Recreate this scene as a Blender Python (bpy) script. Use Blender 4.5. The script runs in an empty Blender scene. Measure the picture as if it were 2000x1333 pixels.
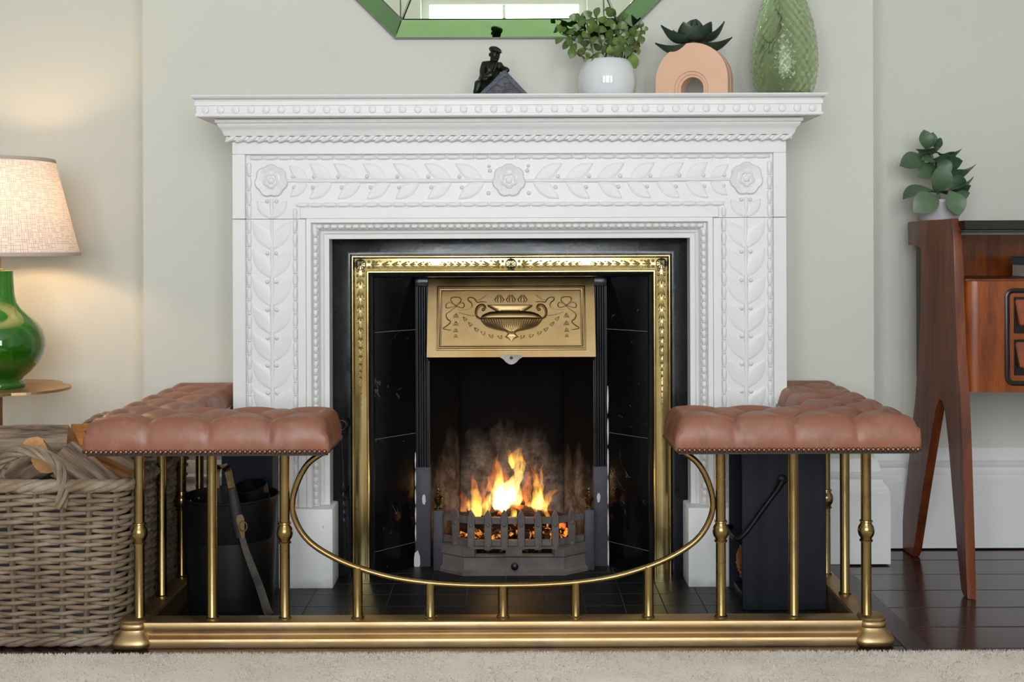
import bpy, bmesh, math, random
from mathutils import Vector, Matrix, noise as mnoise
from math import sin, cos, pi, radians, sqrt

random.seed(7)
SC = bpy.context.scene
COL = SC.collection

# ------------------------------------------------------------------ camera
F = 2287.0          # focal length in px of the 2000 px wide frame
H = 0.887           # eye height
CAMY = -3.05        # the marble face of the fireplace is the plane y = 0
TH = 0.0036         # slight roll of the photograph
cam = bpy.data.cameras.new('camera')
cam.sensor_width = 36.0
cam.lens = F / 2000 * 36
cam.shift_y = -181.5 / 2000
cam.clip_start = 0.05
camo = bpy.data.objects.new('camera', cam)
COL.objects.link(camo)
camo.matrix_world = Matrix.Translation((0, CAMY, H)) @ Matrix.Rotation(pi / 2, 4, 'X') @ Matrix.Rotation(-TH, 4, 'Z')
SC.camera = camo

# ------------------------------------------------------------------ light
w = bpy.data.worlds.new('sky')
SC.world = w
w.use_nodes = True
w.node_tree.nodes['Background'].inputs[0].default_value = (0.86, 0.93, 1.0, 1)
w.node_tree.nodes['Background'].inputs[1].default_value = 1.6
SC.view_settings.view_transform = 'Standard'
SC.view_settings.look = 'None'
SC.view_settings.exposure = 0.0
SC.view_settings.gamma = 1.0
SC.view_settings.use_curve_mapping = False
SC.cycles.use_denoising = True
SC.cycles.use_adaptive_sampling = True
SC.cycles.adaptive_threshold = 0.04
SC.cycles.adaptive_min_samples = 16
SC.cycles.max_bounces = 8
SC.cycles.diffuse_bounces = 4
SC.cycles.glossy_bounces = 4
SC.cycles.transmission_bounces = 8
SC.cycles.transparent_max_bounces = 10
SC.cycles.caustics_refractive = False
SC.cycles.caustics_reflective = False
SC.cycles.sample_clamp_indirect = 6.0

ROOM = dict(x0=-2.7, x1=2.5, y0=-4.7, y1=0.41, z1=2.95)
WINDOWS = [(-1.66, -0.86, 0.62, 2.71), (-0.63, 0.53, 0.62, 2.71), (0.76, 1.56, 0.62, 2.71)]   # bay of three sashes behind the camera
SKYL = 11.5          # radiance of the overcast sky outside the windows
for (x0, x1, z0, z1) in WINDOWS:
    L = bpy.data.lights.new('window_daylight', 'AREA')
    L.shape = 'RECTANGLE'
    L.size = x1 - x0 + 0.1
    L.size_y = z1 - z0 + 0.1
    L.energy = SKYL * pi * L.size * L.size_y
    L.color = (0.93, 0.97, 1.0)
    lo = bpy.data.objects.new('window_daylight', L)
    COL.objects.link(lo)
    lo.matrix_world = Matrix.Translation(((x0 + x1) / 2, ROOM['y0'] - 0.30, (z0 + z1) / 2)) @ Matrix.Rotation(pi / 2, 4, 'X')

# ------------------------------------------------------------------ helpers
def P(px, py, Y):
    """photo pixel -> point on the plane y = Y"""
    dx, dy = px - 1000.0, py - 485.0
    tx, ty = dx - dy * TH, dy + dx * TH
    D = Y - CAMY
    return Vector((tx * D / F, Y, H - ty * D / F))

def zr(py, Y):
    return H - (py - 485.0) * (Y - CAMY) / F

def lin(c):
    if isinstance(c, str):
        c = c.lstrip('#')
        c = [int(c[i:i + 2], 16) / 255 for i in (0, 2, 4)]
        c = [(v / 12.92 if v <= 0.04045 else ((v + 0.055) / 1.055) ** 2.4) for v in c]
    return (c[0], c[1], c[2], 1.0)

class NT:
    def __init__(s, name):
        s.m = bpy.data.materials.new(name)
        s.m.use_nodes = True
        s.t = s.m.node_tree
        s.b = s.t.nodes['Principled BSDF']
        s.out = s.t.nodes['Material Output']
    def n(s, typ, **kw):
        x = s.t.nodes.new(typ)
        for k, v in kw.items():
            setattr(x, k, v)
        return x
    def l(s, a, b):
        s.t.links.new(a, b)
    def coord(s, which='Object', scale=(1, 1, 1)):
        tc = s.n('ShaderNodeTexCoord')
        mp = s.n('ShaderNodeMapping')
        mp.inputs['Scale'].default_value = scale
        s.l(tc.outputs[which], mp.inputs[0])
        return mp.outputs[0]
    def noise(s, co, scale, detail=4.0, rough=0.55, dist=0.0):
        x = s.n('ShaderNodeTexNoise')
        x.inputs['Scale'].default_value = scale
        x.inputs['Detail'].default_value = detail
        x.inputs['Roughness'].default_value = rough
        x.inputs['Distortion'].default_value = dist
        if co is not None:
            s.l(co, x.inputs['Vector'])
        return x.outputs['Fac']
    def ramp(s, fac, stops):
        r = s.n('ShaderNodeValToRGB')
        e = r.color_ramp.elements
        while len(e) < len(stops):
            e.new(0.5)
        for k, (p, c) in enumerate(stops):
            e[k].position = p
            e[k].color = lin(c)
        s.l(fac, r.inputs[0])
        return r.outputs[0]
    def mix(s, fac, a, b, mode='MIX'):
        x = s.n('ShaderNodeMix', data_type='RGBA', blend_type=mode)
        for i, v in ((0, fac), (6, a), (7, b)):
            if hasattr(v, 'links'):
                s.l(v, x.inputs[i])
            else:
                x.inputs[i].default_value = v if i == 0 else lin(v)
        return x.outputs[2]
    def math(s, op, a, b=0.5, clamp=False):
        x = s.n('ShaderNodeMath', operation=op, use_clamp=clamp)
        for i, v in ((0, a), (1, b)):
            if hasattr(v, 'links'):
                s.l(v, x.inputs[i])
            else:
                x.inputs[i].default_value = v
        return x.outputs[0]
    def mapr(s, v, a, b, c=0.0, d=1.0):
        x = s.n('ShaderNodeMapRange')
        s.l(v, x.inputs[0])
        for i, q in enumerate((a, b, c, d)):
            x.inputs[i + 1].default_value = q
        return x.outputs[0]
    def bump(s, h, strength=0.3, dist=0.002):
        x = s.n('ShaderNodeBump')
        x.inputs['Strength'].default_value = strength
        x.inputs['Distance'].default_value = dist
        s.l(h, x.inputs['Height'])
        s.l(x.outputs[0], s.b.inputs['Normal'])
    def col(s, v):
        if hasattr(v, 'links'):
            s.l(v, s.b.inputs['Base Color'])
        else:
            s.b.inputs['Base Color'].default_value = lin(v)
    def set(s, **kw):
        names = dict(rough='Roughness', metal='Metallic', spec='Specular IOR Level', coat='Coat Weight', coatr='Coat Roughness',
                     trans='Transmission Weight', ior='IOR', sheen='Sheen Weight', alpha='Alpha', sss='Subsurface Weight')
        for k, v in kw.items():
            i = s.b.inputs[names[k]]
            if hasattr(v, 'links'):
                s.l(v, i)
            else:
                i.default_value = v

def simple(name, c, rough=0.5, metal=0.0, c2=None, nscale=8.0, nlo=0.35, nhi=0.65, bump=0.0, bscale=60.0, bdist=0.002, rvar=0.0, stretch=(1, 1, 1), rand=0.0, **kw):
    t = NT(name)
    co = t.coord('Object', stretch)
    if c2:
        f = t.mapr(t.noise(co, nscale, 5), nlo, nhi)
        base = t.mix(f, c, c2)
        t.col(base)
    else:
        t.col(c)
        base = None
    if rand:
        oi = t.n('ShaderNodeObjectInfo')
        hs = t.n('ShaderNodeHueSaturation')
        t.l(t.mapr(oi.outputs['Random'], 0, 1, 1 - rand, 1 + rand), hs.inputs['Value'])
        if base is not None:
            t.l(base, hs.inputs['Color'])
        else:
            hs.inputs['Color'].default_value = lin(c)
        t.col(hs.outputs[0])
    t.set(rough=rough, metal=metal, **kw)
    if rvar:
        t.set(rough=t.mapr(t.noise(co, nscale * 1.7, 4), 0.3, 0.7, rough - rvar, rough + rvar))
    if bump:
        t.bump(t.noise(co, bscale, 4), bump, bdist)
    return t.m

def world(o):
    m = o.matrix_basis.copy()
    return m if o.parent is None else world(o.parent) @ o.matrix_parent_inverse @ m

def link(o, parent=None):
    COL.objects.link(o)
    if parent is not None:
        o.parent = parent
        o.matrix_parent_inverse = world(parent).inverted()
    return o

def tag(o, label=None, cat=None, group=None, kind=None):
    if label: o['label'] = label
    if cat: o['category'] = cat
    if group: o['group'] = group
    if kind: o['kind'] = kind
    return o

def thing(name, loc, label=None, cat=None, group=None, kind=None):
    o = bpy.data.objects.new(name, None)
    o.empty_display_size = 0.05
    COL.objects.link(o)
    o.location = loc
    return tag(o, label, cat, group, kind)

def setm(me, mat):
    if isinstance(mat, (list, tuple)):
        for m in mat:
            me.materials.append(m)
    elif mat:
        me.materials.append(mat)

def mk(name, verts, faces, mat, parent=None, smooth=False, recalc=True, mats_idx=None, autosmooth=None):
    me = bpy.data.meshes.new(name)
    me.from_pydata([tuple(v) for v in verts], [], faces)
    setm(me, mat)
    if mats_idx:
        me.polygons.foreach_set('material_index', mats_idx)
    if recalc:
        bm = bmesh.new()
        bm.from_mesh(me)
        bmesh.ops.recalc_face_normals(bm, faces=bm.faces)
        bm.to_mesh(me)
        bm.free()
    if smooth:
        me.polygons.foreach_set('use_smooth', [True] * len(me.polygons))
    if autosmooth is not None:
        me.polygons.foreach_set('use_smooth', [True] * len(me.polygons))
        me.set_sharp_from_angle(angle=radians(autosmooth))
    me.update()
    o = bpy.data.objects.new(name, me)
    return link(o, parent)

def inst(name, me, mat4, parent):
    """an object that shares mesh data, placed by a world matrix"""
    o = bpy.data.objects.new(name, me)
    o.matrix_basis = mat4
    return link(o, parent)

def bmmesh(name, bm, mat, smooth=False, autosmooth=None):
    bmesh.ops.recalc_face_normals(bm, faces=bm.faces)
    me = bpy.data.meshes.new(name)
    bm.to_mesh(me)
    bm.free()
    setm(me, mat)
    if smooth or autosmooth is not None:
        me.polygons.foreach_set('use_smooth', [True] * len(me.polygons))
        if autosmooth is not None:
            me.set_sharp_from_angle(angle=radians(autosmooth))
    me.update()
    return me

def bmo(name, bm, mat, parent=None, smooth=False, autosmooth=None):
    return inst(name, bmmesh(name, bm, mat, smooth, autosmooth), Matrix.Identity(4), parent)

def bbox(bm, x0, x1, y0, y1, z0, z1, bev=0.0, seg=2, M=None):
    vs = [bm.verts.new((x, y, z)) for x in (x0, x1) for y in (y0, y1) for z in (z0, z1)]
    fs = [bm.faces.new([vs[i] for i in q]) for q in ((0, 1, 3, 2), (4, 6, 7, 5), (0, 4, 5, 1), (2, 3, 7, 6), (0, 2, 6, 4), (1, 5, 7, 3))]
    if bev:
        es = list({e for f in fs for e in f.edges})
        r = bmesh.ops.bevel(bm, geom=es, offset=bev, segments=seg, affect='EDGES', profile=0.5)
        vs = list({v for f in r['faces'] for v in f.verts} | {v for v in vs if v.is_valid})
    if M is not None:
        bmesh.ops.transform(bm, matrix=M, verts=[v for v in vs if v.is_valid])
    return vs

def box(name, x0, x1, y0, y1, z0, z1, mat, parent=None, bev=0.0, seg=2, M=None):
    bm = bmesh.new()
    bbox(bm, x0, x1, y0, y1, z0, z1, bev, seg, M)
    return bmo(name, bm, mat, parent, autosmooth=40 if bev else None)

def lathe_vf(prof, seg=32, center=(0, 0, 0), axis='Z', cap=True, arc=None):
    vs, fs = [], []
    n = len(prof)
    for k in range(seg):
        a = 2 * pi * k / seg
        for (r, z) in prof:
            vs.append((center[0] + r * cos(a), center[1] + r * sin(a), center[2] + z))
    for k in range(seg):
        k2 = (k + 1) % seg
        for i in range(n - 1):
            fs.append((k * n + i, k2 * n + i, k2 * n + i + 1, k * n + i + 1))
    if cap:
        if prof[0][0] > 1e-5:
            fs.append(tuple(k * n for k in range(seg)))
        if prof[-1][0] > 1e-5:
            fs.append(tuple(k * n + n - 1 for k in range(seg)))
    return vs, fs

def lathe(name, prof, mat, parent=None, seg=32, center=(0, 0, 0), cap=True, M=None, angle=45):
    prof = [(max(r, 1e-4), z) for r, z in prof]
    vs, fs = lathe_vf(prof, seg, center, cap=cap)
    if M is not None:
        vs = [M @ Vector(v) for v in vs]
    return mk(name, vs, fs, mat, parent, autosmooth=angle)

def tube_vf(pts, rad, seg=8, closed=False, flat=1.0, up=None, cap=True):
    pts = [Vector(p) for p in pts]
    n = len(pts)
    if not isinstance(rad, (list, tuple)):
        rad = [rad] * n
    vs, fs = [], []
    prevn = None
    for i in range(n):
        if closed:
            t = pts[(i + 1) % n] - pts[i - 1]
        else:
            t = pts[min(i + 1, n - 1)] - pts[max(i - 1, 0)]
        if t.length < 1e-9:
            t = Vector((0, 0, 1))
        t.normalize()
        if up is not None:
            a = Vector(up)
            a = a - a.dot(t) * t
        elif prevn is None:
            a = Vector((0, 0, 1)) if abs(t.z) < 0.9 else Vector((1, 0, 0))
            a = a - a.dot(t) * t
        else:
            a = prevn - prevn.dot(t) * t
        if a.length < 1e-6:
            a = t.orthogonal()
        a.normalize()
        prevn = a
        b = t.cross(a)
        for k in range(seg):
            q = 2 * pi * k / seg
            vs.append(pts[i] + a * cos(q) * rad[i] + b * sin(q) * rad[i] * flat)
    m = n if closed else n - 1
    for i in range(m):
        j = (i + 1) % n
        for k in range(seg):
            k2 = (k + 1) % seg
            fs.append((i * seg + k, i * seg + k2, j * seg + k2, j * seg + k))
    if not closed and cap:
        fs.append(tuple(range(seg)))
        fs.append(tuple((n - 1) * seg + k for k in range(seg)))
    return vs, fs

def tube(name, pts, rad, mat, parent=None, seg=8, closed=False, flat=1.0, up=None):
    vs, fs = tube_vf(pts, rad, seg, closed, flat, up)
    return mk(name, vs, fs, mat, parent, autosmooth=50)

class MB:
    """collects several pieces of ONE part into one mesh"""
    def __init__(s):
        s.v, s.f, s.mi = [], [], []
    def add(s, vf, mi=0, M=None):
        o = len(s.v)
        vs = vf[0] if M is None else [M @ Vector(v) for v in vf[0]]
        s.v += [tuple(v) for v in vs]
        s.f += [tuple(i + o for i in f) for f in vf[1]]
        s.mi += [mi] * len(vf[1])
        return s
    def build(s, name, mat, parent=None, angle=45):
        return mk(name, s.v, s.f, mat, parent, autosmooth=angle, mats_idx=s.mi if isinstance(mat, (list, tuple)) else None)
    def mesh(s, name, mat, angle=45):
        o = mk(name, s.v, s.f, mat, None, autosmooth=angle)
        me = o.data
        bpy.data.objects.remove(o)
        return me

def crom(pts, n=6, closed=False):
    """Catmull-Rom through points of any dimension"""
    pts = [Vector(p) for p in pts]
    out = []
    N = len(pts)
    rng = range(N) if closed else range(N - 1)
    for i in rng:
        p0 = pts[(i - 1) % N] if closed or i > 0 else pts[0]
        p1 = pts[i]
        p2 = pts[(i + 1) % N]
        p3 = pts[(i + 2) % N] if closed or i + 2 < N else pts[N - 1]
        for k in range(n):
            t = k / n
            out.append(0.5 * ((2 * p1) + (p2 - p0) * t + (2 * p0 - 5 * p1 + 4 * p2 - p3) * t * t + (3 * p1 - p0 - 3 * p2 + p3) * t ** 3))
    if not closed:
        out.append(pts[-1])
    return out

def sweep_vf(path, prof, xf=None, closed=False, capends=True):
    """mitred sweep: path of 2D points, profile of (offset to the right of travel, height)"""
    if xf is None:
        xf = lambda a, b, h: (a, b, h)
    n = len(path)
    path = [Vector((p[0], p[1])) for p in path]
    vs, fs = [], []
    def nrm(a, b):
        d = (b - a).normalized()
        return Vector((d.y, -d.x))
    for i in range(n):
        if closed or 0 < i < n - 1:
            n1 = nrm(path[i - 1], path[i])
            n2 = nrm(path[i], path[(i + 1) % n])
            m = n1 + n2
            m = m / max(1e-6, m.dot(n1))
        elif i == 0:
            m = nrm(path[0], path[1])
        else:
            m = nrm(path[-2], path[-1])
        for (p, h) in prof:
            q = path[i] + m * p
            vs.append(xf(q.x, q.y, h))
    k = len(prof)
    for i in range(n if closed else n - 1):
        j = (i + 1) % n
        for a in range(k - 1):
            fs.append((i * k + a, j * k + a, j * k + a + 1, i * k + a + 1))
    if not closed and capends:
        fs.append(tuple(range(k)))
        fs.append(tuple((n - 1) * k + a for a in range(k)))
    return vs, fs

def sweep(name, path, prof, mat, parent=None, xf=None, closed=False, angle=35):
    vs, fs = sweep_vf(path, prof, xf, closed)
    return mk(name, vs, fs, mat, parent, autosmooth=angle)

MF = Matrix(((1, 0, 0, 0), (0, 0, -1, 0), (0, 1, 0, 0), (0, 0, 0, 1)))   # local x,y,z -> X, Z, towards the camera

def onface(x, y, z, ang=0.0, s=(1, 1, 1)):
    if not isinstance(s, (tuple, list)):
        s = (s, s, s)
    return Matrix.Translation((x, y, z)) @ MF @ Matrix.Rotation(ang, 4, 'Z') @ Matrix.Diagonal((s[0], s[1], s[2], 1))

def prism_vf(outline, y0, y1):
    """outline of (x, z); extruded from y0 to y1"""
    n = len(outline)
    vs = [(a, y0, b) for a, b in outline] + [(a, y1, b) for a, b in outline]
    fs = [tuple(range(n)), tuple(range(2 * n - 1, n - 1, -1))] + [(i, (i + 1) % n, n + (i + 1) % n, n + i) for i in range(n)]
    return vs, fs

def dome_vf(r, h, seg=12, rings=3):
    prof = [(r * cos(pi / 2 * k / rings), h * sin(pi / 2 * k / rings)) for k in range(rings)] + [(1e-4, h)]
    return lathe_vf(prof, seg, cap=False)

def sphere_vf(r, c=(0, 0, 0), seg=12, rings=8, s=(1, 1, 1)):
    prof = [(max(1e-5, r * sin(pi * k / rings)), -r * cos(pi * k / rings)) for k in range(rings + 1)]
    vs, fs = lathe_vf(prof, seg, cap=False)
    return [(c[0] + v[0] * s[0], c[1] + v[1] * s[1], c[2] + v[2] * s[2]) for v in vs], fs

# ------------------------------------------------------------------ materials
M = {}
def wallmat():
    t = NT('sage_plaster')
    co = t.coord('Object')
    t.col(t.mix(t.mapr(t.noise(co, 1.3, 3), 0.35, 0.65), '#cdcdc4', '#c9c9c0'))
    t.set(rough=0.75, spec=0.25)
    t.bump(t.noise(co, 220, 3), 0.06, 0.001)
    return t.m
M['wall'] = wallmat()
M['white'] = simple('white_gloss_paint', '#e6e6e6', 0.35, c2='#e0e0e2', nscale=4, bump=0.03, bscale=40)
M['ceil'] = simple('ceiling_white', '#e9e8e2', 0.8)

def marble(name, dirt=0.0, carved=False):
    t = NT(name)
    co = t.coord('Object')
    v = t.noise(co, 2.2, 8, 0.62, 1.6)
    vein = t.mapr(t.math('ABSOLUTE', t.math('SUBTRACT', v, 0.5)), 0.0, 0.028, 1.0, 0.0)
    vein = t.math('MULTIPLY', vein, t.mapr(t.noise(co, 1.1, 2), 0.5, 0.72, 0.0, 0.32))
    base = t.mix(t.mapr(t.noise(co, 3.0, 4), 0.3, 0.7), '#dddddc', '#d8d8d8')
    c = t.mix(vein, base, '#bcbcc0')
    stain = t.mapr(t.noise(co, 1.7, 3), 0.68, 0.78, 0.0, 0.25)
    c = t.mix(stain, c, '#e6d9bf')
    if dirt:
        geo = t.n('ShaderNodeTexCoord')
        sep = t.n('ShaderNodeSeparateXYZ')
        t.l(geo.outputs['Object'], sep.inputs[0])
        zz = t.math('ADD', sep.outputs['Z'], t.math('MULTIPLY', t.noise(co, 30, 5), 0.05))
        c = t.mix(t.mapr(zz, 0.02, 0.055, 0.55, 0.0), c, '#7d7468')
        c = t.mix(t.mapr(t.noise(co, 60, 3), 0.72, 0.76, 0.0, 0.6), c, '#6b655e')
    t.col(c)
    t.set(rough=0.38, spec=0.4)
    if carved:      # shallow scalloped carving of the cornice moulding
        sx = t.n('ShaderNodeSeparateXYZ')
        t.l(co, sx.inputs[0])
        q = t.math('ABSOLUTE', t.math('SINE', t.math('ADD', t.math('MULTIPLY', sx.outputs['X'], 80.0), t.math('MULTIPLY', t.math('SINE', t.math('MULTIPLY', sx.outputs['Z'], 170.0)), 1.2))))
        t.bump(t.math('POWER', q, 0.5), 0.14, 0.002)
        return t.m
    t.bump(t.noise(co, 90, 3), 0.04, 0.001)
    return t.m
M['marble_carved'] = None
M['marble'] = marble('white_statuary_marble')
M['marble_carved'] = marble('carved_cornice_marble', 0.0, True)
M['marble_plinth'] = marble('worn_marble_plinth', 1.0)

def brass(name, c, c2, rough, rvar=0.08, tarn=None, tlo=0.55, thi=0.75):
    t = NT(name)
    co = t.coord('Object')
    a = t.mix(t.mapr(t.noise(co, 7, 5), 0.35, 0.65), c, c2)
    if tarn:
        a = t.mix(t.mapr(t.noise(co, 16, 6, 0.65), tlo, thi, 0.0, 0.8), a, tarn)
    t.col(a)
    t.set(metal=1.0, rough=t.mapr(t.noise(co, 11, 5), 0.3, 0.7, max(0.05, rough - rvar), rough + rvar))
    t.bump(t.noise(co, 45, 4), 0.04, 0.001)
    return t.m
M['brass'] = brass('aged_fender_brass', '#c2a67e', '#b4976c', 0.44, 0.08, '#a08b7e', 0.55, 0.75)
M['brass_tube'] = brass('tube_brass', '#97835a', '#877043', 0.26, 0.06, '#6b5230', 0.55, 0.8)
M['brass_bright'] = brass('polished_trim_brass', '#c6b683', '#b29d68', 0.22, 0.06, '#8a7042', 0.58, 0.85)
M['brass_relief'] = brass('embossed_trim_brass', '#cdbd88', '#bca66e', 0.30, 0.06)
M['brass_hood'] = brass('hood_brass', '#8e7856', '#836b45', 0.33, 0.06, '#7e6456', 0.55, 0.8)
M['brass_dark'] = brass('finial_brass', '#8f7b4d', '#6f5d38', 0.35)
M['pewter'] = simple('grey_casting', '#7d7b74', 0.4, 0.9, c2='#68665f', nscale=30)
def iron(name, c, c2, rough, rvar, stretch=(1, 1, 1), spec=0.45):
    t = NT(name)
    co = t.coord('Object', stretch)
    t.col(t.mix(t.mapr(t.noise(co, 14, 5), 0.35, 0.7), c, c2))
    t.set(rough=t.mapr(t.noise(co, 9, 5), 0.3, 0.7, rough - rvar, rough + rvar), spec=spec)
    t.bump(t.noise(co, 70, 4), 0.25, 0.0015)
    return t.m
M['iron'] = iron('blackened_iron', '#07090d', '#0d1118', 0.34, 0.1)
M['iron_frame'] = iron('graphited_iron_frame', '#05070b', '#0b0f15', 0.26, 0.10, (1, 1, 1), 0.6)
M['iron_grey'] = iron('grey_primed_iron', '#3c3b44', '#302f37', 0.6, 0.1)
M['iron_ash'] = simple('ashy_cast_iron', '#6c625e', 0.75, 0.0, c2='#524b49', nscale=18, bump=0.3, bscale=90)
M['iron_fret'] = simple('heat_greyed_fret_iron', '#675d59', 0.7, 0.0, c2='#4a4443', nscale=25, bump=0.3, bscale=120)
M['blackmetal'] = simple('satin_black_metal', '#07080a', 0.42, 0.0, c2='#0a0c0f', nscale=5, bump=0.05, bscale=150, rvar=0.06, spec=0.22)
M['bluemetal'] = simple('satin_blue_black_metal', '#10141b', 0.5, 0.0, c2='#131823', nscale=3, bump=0.03, bscale=150, spec=0.25)
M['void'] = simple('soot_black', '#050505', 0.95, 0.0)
def tilemat():
    t = NT('black_marble_tile')
    co = t.coord('Object')
    oi = t.n('ShaderNodeObjectInfo')
    off = t.n('ShaderNodeVectorMath', operation='ADD')
    t.l(co, off.inputs[0])
    cmb = t.n('ShaderNodeCombineXYZ')
    t.l(t.math('MULTIPLY', oi.outputs['Random'], 17.0), cmb.inputs[0])
    t.l(cmb.outputs[0], off.inputs[1])
    v = t.noise(off.outputs[0], 7, 7, 0.6, 1.2)
    vein = t.mapr(t.math('ABSOLUTE', t.math('SUBTRACT', v, 0.5)), 0.0, 0.007, 1.0, 0.0)
    vein = t.math('MULTIPLY', vein, t.mapr(t.noise(off.outputs[0], 9, 3), 0.60, 0.72, 0.0, 0.7))
    sp = t.mapr(t.noise(off.outputs[0], 55, 3, 0.7), 0.71, 0.75, 0.0, 0.5)
    t.col(t.mix(t.math('MAXIMUM', vein, sp), '#08090c', '#9a9da0'))
    t.set(rough=0.12, spec=0.45)
    return t.m
M['tile'] = tilemat()
M['grout'] = simple('grey_grout', '#8a8a86', 0.9)
M['hearthtile'] = simple('black_slate_tile', '#0c0e0f', 0.42, c2='#131515', nscale=14, bump=0.12, bscale=60, rand=0.25)
M['hearthgrout'] = simple('dusty_hearth_grout', '#6e6c66', 0.9, c2='#2c2b29', nscale=6)
def leather():
    t = NT('tan_leather')
    co = t.coord('Object')
    a = t.mix(t.mapr(t.noise(co, 9, 5), 0.35, 0.65), '#8d5b43', '#835241')
    a = t.mix(t.mapr(t.noise(co, 28, 5, 0.65), 0.50, 0.70, 0.0, 0.75), a, '#93695a')
    a = t.mix(t.mapr(t.noise(co, 16, 4), 0.62, 0.75, 0.0, 0.5), a, '#6a3d2b')
    t.col(a)
    t.set(rough=t.mapr(t.noise(co, 20, 4), 0.3, 0.7, 0.36, 0.5), spec=0.5)
    t.bump(t.noise(co, 260, 4), 0.12, 0.001)
    return t.m
M['leather'] = leather()
M['stud'] = simple('antique_stud', '#8a6c5c', 0.25, 1.0)
M['studbed'] = simple('stud_backing', '#2a1a14', 0.6)

def wood(name, c, c2, c3, rough, sx=(1, 1, 1), scale=6, coat=0.0, rand=0.0):
    t = NT(name)
    co = t.coord('Object', sx)
    n1 = t.noise(co, scale, 6, 0.6, 0.6)
    a = t.ramp(n1, [(0.3, c), (0.5, c2), (0.72, c3)])
    fine = t.noise(co, scale * 9, 3)
    a = t.mix(t.mapr(fine, 0.45, 0.7, 0.0, 0.35), a, c)
    if rand:
        oi = t.n('ShaderNodeObjectInfo')
        hs = t.n('ShaderNodeHueSaturation')
        t.l(t.mapr(oi.outputs['Random'], 0, 1, 1 - rand, 1 + rand), hs.inputs['Value'])
        t.l(a, hs.inputs['Color'])
        a = hs.outputs[0]
    t.col(a)
    t.set(rough=rough, coat=coat, coatr=0.12)
    t.bump(fine, 0.08, 0.001)
    return t.m
M['plank'] = wood('dark_stained_floorboard', '#261310', '#381d18', '#46261f', 0.24, (1.2, 12, 12), 3.0, 0.25, 0.2)
M['border'] = wood('dark_border_board', '#2a1a16', '#33211c', '#3b2620', 0.35, (12, 1.2, 12), 3.0, 0.1)
M['walnut'] = wood('polished_mahogany', '#481f0e', '#6a3213', '#80441d', 0.38, (14, 14, 1.6), 2.2, 0.04)
M['rosewood'] = wood('glowing_rosewood', '#5e270a', '#86400e', '#9a5018', 0.28, (12, 12, 2.0), 2.4, 0.3)
M['drawerwood'] = wood('reddish_drawer_veneer', '#5e2410', '#873c18', '#94491f', 0.28, (2, 12, 12), 2.4, 0.5)
M['ebony'] = simple('black_lacquer', '#120b0a', 0.25)
M['backboard'] = wood('dull_brown_backboard', '#3a2e28', '#4a3a32', '#544239', 0.5, (14, 14, 1.5), 2.0)
M['bark'] = wood('weathered_bark', '#352a22', '#8b7866', '#b3a08c', 0.9, (1.2, 14, 14), 3.4)
M['splitwood'] = wood('split_log_face', '#8a5526', '#bd8244', '#d8ab76', 0.85, (2, 14, 14), 3.0)
M['endgrain'] = simple('pale_log_end', '#c79a68', 0.9, c2='#a87a4c', nscale=30)
def wickermat():
    t = NT('grey_wicker')
    co = t.coord('Object')
    a = t.ramp(t.noise(co, 11, 5, 0.6), [(0.3, '#54463a'), (0.5, '#7c6b5a'), (0.7, '#a29384')])
    oi = t.n('ShaderNodeObjectInfo')
    a = t.mix(t.mapr(oi.outputs['Random'], 0, 1, 0.0, 0.55), a, '#7c6849')
    t.col(a)
    t.set(rough=0.62)
    t.bump(t.noise(co, 120, 3), 0.15, 0.001)
    return t.m
M['wicker'] = wickermat()
M['wicker_dark'] = simple('dark_willow_stake', '#564836', 0.7, c2='#6f604a', nscale=20)
M['liner'] = simple('basket_liner', '#4b4a50', 0.9)

# =================================================================== the room
R = ROOM
BW = 1.026          # half width of the chimney breast
BY = 0.24           # its face
bcx = -0.010
def floorboards():
    fl = box('floor', R['x0'], R['x1'], R['y0'], R['y1'] + 0.02, -0.06, -0.018, M['ebony'])
    tag(fl, 'dark stained floorboards of the room', None, None, 'structure')
    y = R['y1']
    k = 0
    shapes = {}
    while y > R['y0']:
        wd = 0.146
        cuts = [R['x0']] + sorted(random.uniform(R['x0'] + 0.8, R['x1'] - 0.8) for _ in range(2)) + [R['x1']]
        if cuts[2] - cuts[1] < 0.6:
            cuts.pop(1)
        for a, b in zip(cuts[:-1], cuts[1:]):
            box('floorboard', a + 0.0012, b - 0.0012, max(y - wd, R['y0']) + 0.0016, y - 0.0016, -0.019, random.uniform(-0.0012, 0.0), M['plank'], fl, 0.0012, 1)
        y -= wd
floorboards()

def rect_wall(name, boxes, mat):
    bm = bmesh.new()
    for b in boxes:
        bbox(bm, *b)
    return tag(bmo(name, bm, mat), None, None, None, 'structure')

ox = 0.50            # opening in the breast behind the insert
rect_wall('wall_back', [
    (R['x0'], R['x1'], R['y1'], R['y1'] + 0.35, -0.02, R['z1']),
    (bcx - BW, -ox, BY, R['y1'] + 0.01, -0.02, R['z1']),
    (ox, bcx + BW, BY, R['y1'] + 0.01, -0.02, R['z1']),
    (-ox, ox, BY, R['y1'] + 0.01, 0.93, R['z1'])], M['wall'])
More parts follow.
